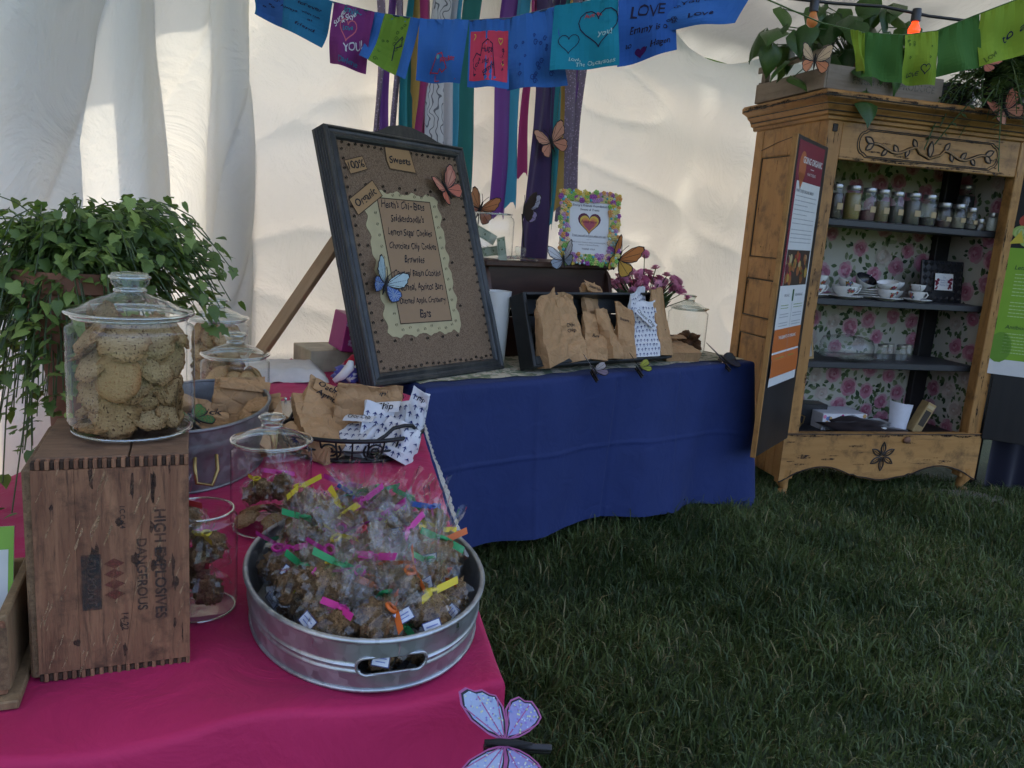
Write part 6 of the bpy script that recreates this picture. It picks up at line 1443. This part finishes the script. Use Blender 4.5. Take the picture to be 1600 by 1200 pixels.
for i, (q, c, d, lb_) in enumerate(zip(FLG, ((.02,.13,.24), PU1, BL1, BL1, BL1, BL1, TL1, (.03,.10,.34), BL1), (f0, f1, f2, f3, f4, f5, f6, f7, f8),
    ('teal-blue flag with dark writing at the tent corner end', 'purple flag with white writing and a heart', 'blue flag with a green painted panel of swirls', 'blue flag with a red tree doodle', 'blue flag with a red panel and dark heart drawing', 'blue flag covered with little dark doodles', 'teal flag with a large dark heart outline', 'blue flag reading LOVE with a small filled heart', 'blue flag reading You are Love'))):
    flag(lb_, q, 2.6, c, d, i*1.7, dy=.004*(i % 3))
S1 = [(-.95,2.10)]+[q[0] for q in FLG[:8]]+[(.41,2.122), (.66,2.174), (1.0,2.26)]
MB().tube([(x, 2.612, z) for x, z in S1], .0025, 6).build('cord', mat('cord', lambda: cloth('dark_cord', (.03,.06,.12))), BUNT['flags on the blue bunting'], 60)
GF = [[(1.053,2.124),(1.102,2.113),(1.118,1.979),(1.09,1.994)],[(1.101,2.117),(1.231,2.116),(1.248,1.963),(1.108,1.974)],[(1.231,2.116),(1.344,2.137),(1.371,1.967),(1.248,1.963)],[(1.344,2.137),(1.475,2.199),(1.512,2.033),(1.365,1.992)],[(1.475,2.199),(1.629,2.269),(1.668,2.09),(1.497,2.032)]]
LIME, GREEN = (.20,.29,.03), (.05,.13,.03)
def g2(P): P.heartline(.62, .30, .10, .016, DK); aspect_text(P, 'LOVE', .36, .20, .26, DK, .1); scribble(P, rs, 8, (.05,.1,.02), .1, .9, .45, .9)
def g4(P): aspect_text(P, 'to', .62, .42, .2, DK, .4); aspect_text(P, 'Love', .2, .14, .3, (.08,.12,.02), .4); aspect_text(P, 'a', .85, .5, .08, DK)
for i, (q, c, d, lb_) in enumerate(zip(GF, (LIME, GREEN, LIME, GREEN, LIME), (None, None, g2, None, g4), ('lime flag mostly hidden by the pothos leaves', 'dark green flag next to the pothos pot', 'lime flag with a small heart and writing', 'plain dark green flag between two lime flags', 'lime flag with faint writing at the picture edge'))):
    flag(lb_, q, 2.9, c, d, i*2.1+1, 'flags on the green bunting', .004*(i % 2))
MB().tube([(x, 2.912, z) for x, z in ((.70,2.22), (.95,2.14), (1.053,2.124), (1.101,2.117), (1.231,2.118), (1.344,2.139), (1.475,2.201), (1.629,2.271), (2.0,2.42))], .0025, 6).build('cord', mat('cordg', lambda: cloth('green_cord', (.06,.12,.03))), BUNT['flags on the green bunting'], 60)
# string lights
sl_ = thing('string_lights', 'black cord of coloured party bulbs slung under the tent roof', 'string lights', (0, 3.3, 0))
MB().tube([(.55,0,2.44), (.738,0,2.364), (.891,0,2.318), (1.112,0,2.31), (1.307,0,2.311), (1.482,0,2.289), (1.679,0,2.279), (1.884,0,2.231), (2.3,0,2.2)], .006, 8).build('cable', BLK, sl_, 60)
def m_glow(n, c, e):
    g = G(n); return g.end(g.pbr(Base_Color=c, Emission_Color=c, Emission_Strength=e, Roughness=.2))
for x, z, c, nm in ((1.437, 2.262, (1,.045,.008), .45), (1.046, 2.270, (.40,.14,.04), .03)):
    MB().lathe([(.001,.045), (.016,.044), (.018,.03), (.018,.0), (.012,-.002)], 14, T(x, 0, z+.005)).build('socket', BLK, sl_, 50)
    MB().lathe([(.011,.0), (.014,-.012), (.022,-.030), (.020,-.046), (.010,-.056), (.001,-.058)], 16, T(x, 0, z+.006)).build('bulb', m_glow('glow%d' % int(x*100), c, nm), sl_, 180)

# ================================================================ ON TOP OF THE WARDROBE
GREYW = wood('grey_pallet_wood', (.17,.13,.10), (.30,.25,.20), (.06,.045,.035), (.1,1,1), 16, .4, .8, .4)
zt = 2.186
pc = thing('planter_crate', 'grey slatted wooden crate on top of the wardrobe holding the pothos', 'crate'); pc.matrix_world = WM @ T(-.075, -.045, zt)
PX, PY, PZ = .70, .66, .118
MB().box(0, PX, 0, .018, 0, PZ, .003).build('slat', GREYW, pc, 30); MB().box(0, PX, PY-.018, PY, 0, PZ, .003).build('slat', GREYW, pc, 30)
for z0_, z1_ in ((0, .105), (.165, .20)): MB().box(-.012, -.0005 if z0_ else .0, .0, PY, z0_, z1_, .003).build('end_slat', wood('grey_end%d' % int(z0_*100), (.20,.15,.11), (.33,.27,.21), (.06,.045,.035), (1,.1,1), 16, .4, .8, .4), pc, 30)
for y in (.03, PY-.07): MB().box(.0005, .03, y, y+.045, .0, .215, .003).build('corner_block', GREYW, pc, 30)
MB().box(.0, PX, .0185, PY-.0185, 0.0, .010).build('bottom', GREYW, pc, 30); MB().box(PX-.018, PX-.0005, .0185, PY-.0185, .0105, PZ, .002).build('end_slat', GREYW, pc, 30)
P = Print(); P.text('FRESH FARM PRODUCE', .40, .055, .05, (.20,.18,.15), 1, .02, width=.50); P.build('stencil_lettering', STEN, flat(), pc)
TERRA = plain('terracotta', (.20,.085,.05), .85, 0, .3, 14, .3)
def heart_leaf(l, w_, curl, seed):
    mb = MB(); rr = random.Random(seed); rows = 7
    def fn(u, v):
        k = v; hw = w_*math.sin(min(1, k*1.05)**.55*PI)**.8*(1-.25*k) if 0 < k < 1 else .0005; x = (u-.5)*2*hw
        return (x, k*l-(.18*l*abs(u-.5)*2*(1-k)**3), -curl*l*k*k-.5*abs(x)*abs(x)/max(w_, .001)*.6+.02*l*math.sin(u*6+k*5+seed))
    return mb.grid(fn, 6, rows).mesh('leaf', None, 180)
POTH = leafmat('pothos_leaf', (.012,.045,.012), (.045,.11,.025), .22, .3)
HL = [heart_leaf(1, .44, .30, k) for k in range(4)]
for me in HL: me.materials.append(POTH)
po = thing('pothos_plant', 'dark green pothos with big heart leaves in a clay pot on the cabinet crate', 'potted plant', wl(.20, .16, zt+.014))
MB().lathe([(.001,0), (.075,0), (.10,.15), (.112,.152), (.114,.19), (.104,.19), (.10,.165), (.001,.16)], 28).build('pot', TERRA, po, 40)
rs = random.Random(17); stem = MB()
LP = []
for k in range(44):
    a = rs.uniform(0, 6.28); d = rs.uniform(.05, .42); z = .17+rs.uniform(.0, .34)*(1-d*.9); LP.append((d*math.cos(a)*1.05-.06, d*math.sin(a)*.55-.05, z))
LP += [(-.46,-.1,.20), (-.40,-.12,.12), (-.33,-.1,.06), (-.5,-.05,.28), (-.30,-.15,.30), (-.1,-.22,.02), (.02,-.22,-.02), (-.04,-.23,.10), (.16,-.2,.16), (-.22,-.1,.42), (.0,-.1,.47), (.12,-.1,.40), (-.1,-.15,.36)]
for k, (x, y, z) in enumerate(LP):
    stem.tube([(0,0,.16), (x*.5, y*.5, max(z, .18)*.75+.08), (x, y, z)], .003, 5)
    az = math.atan2(y, x)-PI/2; obj('leaf', HL[k % 4], po, T(x, y, z, rs.uniform(-1.5, -.35), rs.uniform(-.4, .4), (az if rs.random() < .4 else PI+rs.uniform(-.9, .9))+rs.uniform(-.3, .3), rs.uniform(.12, .19)))
stem.build('stems', STEM, po, 60)
t = thing('black_bin', 'low black plastic tub on the wardrobe top under the fern', 'tub', wl(.92, .34, zt)); MB().lathe([(.001,0), (.19,0), (.205,.13), (.215,.132), (.217,.15), (.207,.15), (.2,.13), (.001,.06)], 36).build('tub_wall', BLK, t, 40); MB().tube([(.211*math.cos(k*PI/18), .211*math.sin(k*PI/18), .07) for k in range(36)], .004, 6, True).build('rib', BLK, t, 180)
FERN = leafmat('fern_leaf', (.012,.035,.014), (.07,.12,.045), .2, .6)
fe = thing('fern', 'dense dark fern spilling over the far corner of the wardrobe', 'potted plant', wl(1.06, .0, zt+.06))
MB().lathe([(.001,-.058), (.09,-.058), (.12,.09), (.11,.09), (.001,.07)], 24).build('pot', BLK, fe, 40)
def frond_mesh(seed):
    mb = MB(); rr = random.Random(seed); n_ = 13
    for k in range(n_):
        s = k/n_; y = s; z = .35*s-.85*s*s
        for sg in (-1, 1):
            l = .17*(1-s*.75)*rr.uniform(.8, 1.1); E_ = T(0, y, z, rr.uniform(-.3, .2), sg*.25, sg*-.35)
            mb.add([(0,0,0), (sg*l*.5,-.025,0), (sg*l,.0,-.01), (sg*l*.5,.03,0)], [(0,1,2,3) if sg > 0 else (3,2,1,0)], E_)
    mb.tube([(0, k/6, .35*k/6-.85*(k/6)**2) for k in range(7)], .006, 4); return mb.mesh('frond', FERN, 0)
FM = [frond_mesh(k) for k in range(4)]; rs = random.Random(5)
for k in range(150):
    a = rs.uniform(0, 2*PI) if k > 45 else rs.uniform(PI*.6, PI*1.3); obj('frond', FM[k % 4], fe, T(rs.uniform(-.06, .06), rs.uniform(-.06, .06), rs.uniform(.02, .20), rs.uniform(-.5, .9), rs.uniform(-.4, .4), a, rs.uniform(.26, .60) if k <= 45 else rs.uniform(.2, .4)))
butterfly('coral butterfly on the fern at the wardrobe corner', WM @ T(.93, -.16, 2.165, R(-10), R(-32), R(-15)), .12, (.56,.19,.12), (.56,.24,.15), fold=25, antenna=False)
butterfly('coral butterfly peeping out under the lime flag', WM @ T(.80, -.10, 2.40, R(-20), R(40), R(-15)), .10, (.50,.18,.14), (.46,.16,.12), fold=35, antenna=False)

# ================================================================ IVY BEHIND THE CRATE
iv = thing('ivy_pot', 'trailing ivy in a tall terracotta planter behind the crate and big jar', 'potted plant', (-.80, 1.47, TH+.035))
MB().lathe([(.001,-.033), (.085,-.033), (.09,-.01), (.068,.03), (.058,.14), (.062,.24), (.075,.29), (.095,.35), (.102,.40), (.110,.405), (.112,.44), (.102,.44), (.098,.41), (.001,.40)], 36).build('planter', TERRA, iv, 40)
IVY = leafmat('ivy_leaf', (.045,.095,.022), (.26,.35,.09), .35, .45)
def ivy_leaf(seed):
    rr = random.Random(seed); o_ = [(0,0), (.28,-.10), (.42,.12), (.30,.34), (.46,.46), (.24,.58), (.10,.80), (0,1.0), (-.10,.80), (-.24,.58), (-.46,.46), (-.30,.34), (-.42,.12), (-.28,-.10)]
    if seed % 2: o_ = [(x*.8, y) for x, y in [(0,0), (.26,-.06), (.42,.18), (.40,.40), (.26,.68), (.10,.92), (0,1.05), (-.10,.92), (-.26,.68), (-.40,.40), (-.42,.18), (-.26,-.06)]]
    v = [(0,.42,.06)]+[(x, y, -.18*x*x-.22*(y-.3)**2+rr.uniform(-.02, .02)) for x, y in o_]; n_ = len(o_)
    return MB().add(v, [(0, 1+k, 1+(k+1) % n_) for k in range(n_)]).mesh('leaf', IVY, 180)
IL = [ivy_leaf(k) for k in range(6)]; rs = random.Random(77); stem = MB(); far = MB(); cnt_ = 0; rest = []
C0 = Vector((0, 0, .45)); allv = []
for k in range(310):
    a = rs.uniform(0, 2*PI); up_ = rs.uniform(.04, .22); reach = rs.uniform(.10, .29); drop = rs.uniform(.0, .16)
    if math.cos(a) < -.1 and rs.random() < .75: drop = rs.uniform(.12, .50); reach = rs.uniform(.14, .27)
    if math.sin(a) < -.3 and rs.random() < .8: drop = rs.uniform(.06, .34); reach = rs.uniform(.11, .19)
    if math.cos(a) > .6: drop = rs.uniform(.0, .14); reach = rs.uniform(.12, .27)
    P0 = Vector((rs.uniform(-.08, .08), rs.uniform(-.08, .08), .44)); Pm = Vector((reach*.55*math.cos(a), reach*.50*math.sin(a), .45+up_)); P1 = Vector((reach*math.cos(a), reach*.8*math.sin(a), .45+up_*.35-drop)); pts = []
    for q in range(8): s = q/7; pts.append(P0*(1-s)**2+Pm*2*s*(1-s)+P1*s*s+Vector((rs.uniform(-.006, .006), rs.uniform(-.006, .006), rs.uniform(-.005, .005))))
    stem.tube(pts, .0013, 4)
    for q in range(2, 8):
        for _ in range(2):
            p = pts[q]+Vector((rs.uniform(-.016, .016), rs.uniform(-.016, .016), rs.uniform(-.012, .012))); d = (pts[q]-pts[q-1]); az = math.atan2(d.y, d.x)-PI/2+rs.choice((-1, 1))*rs.uniform(.3, 1.2)
            M_ = T(p.x, p.y, p.z, rs.uniform(-1.3, .1), rs.uniform(-.5, .5), az, rs.uniform(.012, .031)); allv.append((p.x*.35-p.y*.93, M_, rs.randrange(6)))
allv.sort(key=lambda e_: -e_[0])
for k, (_, M_, j) in enumerate(allv):
    if k < 300: obj('leaf', IL[j], iv, M_)
    else:
        me = IL[j]; far.add([tuple(v.co) for v in me.vertices], [tuple(p.vertices) for p in me.polygons], M_)
far.build('foliage', IVY, iv, 180, kind='stuff'); stem.build('stems', STEM, iv, 60)
import numpy as np, math
H=1.40; P=math.radians(11.2); RO=math.radians(4.1); F=1256.
C=np.array([0,0,H])
f=np.array([0,math.cos(P),-math.sin(P)]); r0=np.array([1.,0,0]); u0=np.array([0,math.sin(P),math.cos(P)])
R=math.cos(RO)*r0+math.sin(RO)*u0; U=-math.sin(RO)*r0+math.cos(RO)*u0
def ray(x,y): return f+R*(x-800)/F-U*(y-600)/F
def z(x,y,h):  # at height h
    d=ray(x,y); t=(h-H)/d[2]; return C+d*t
def yy(x,y,Y):
    d=ray(x,y); t=Y/d[1]; return C+d*t
def line(x,y,p,q): # vertical plane through p,q (xy)
    d=ray(x,y); n=np.array([q[1]-p[1],-(q[0]-p[0]),0]); t=n.dot(np.array([p[0],p[1],0])-C)/n.dot(d); return C+d*t
def px(p):
    v=np.array(p,float)-C; k=v.dot(f); return 800+F*v.dot(R)/k, 600-F*v.dot(U)/k, k
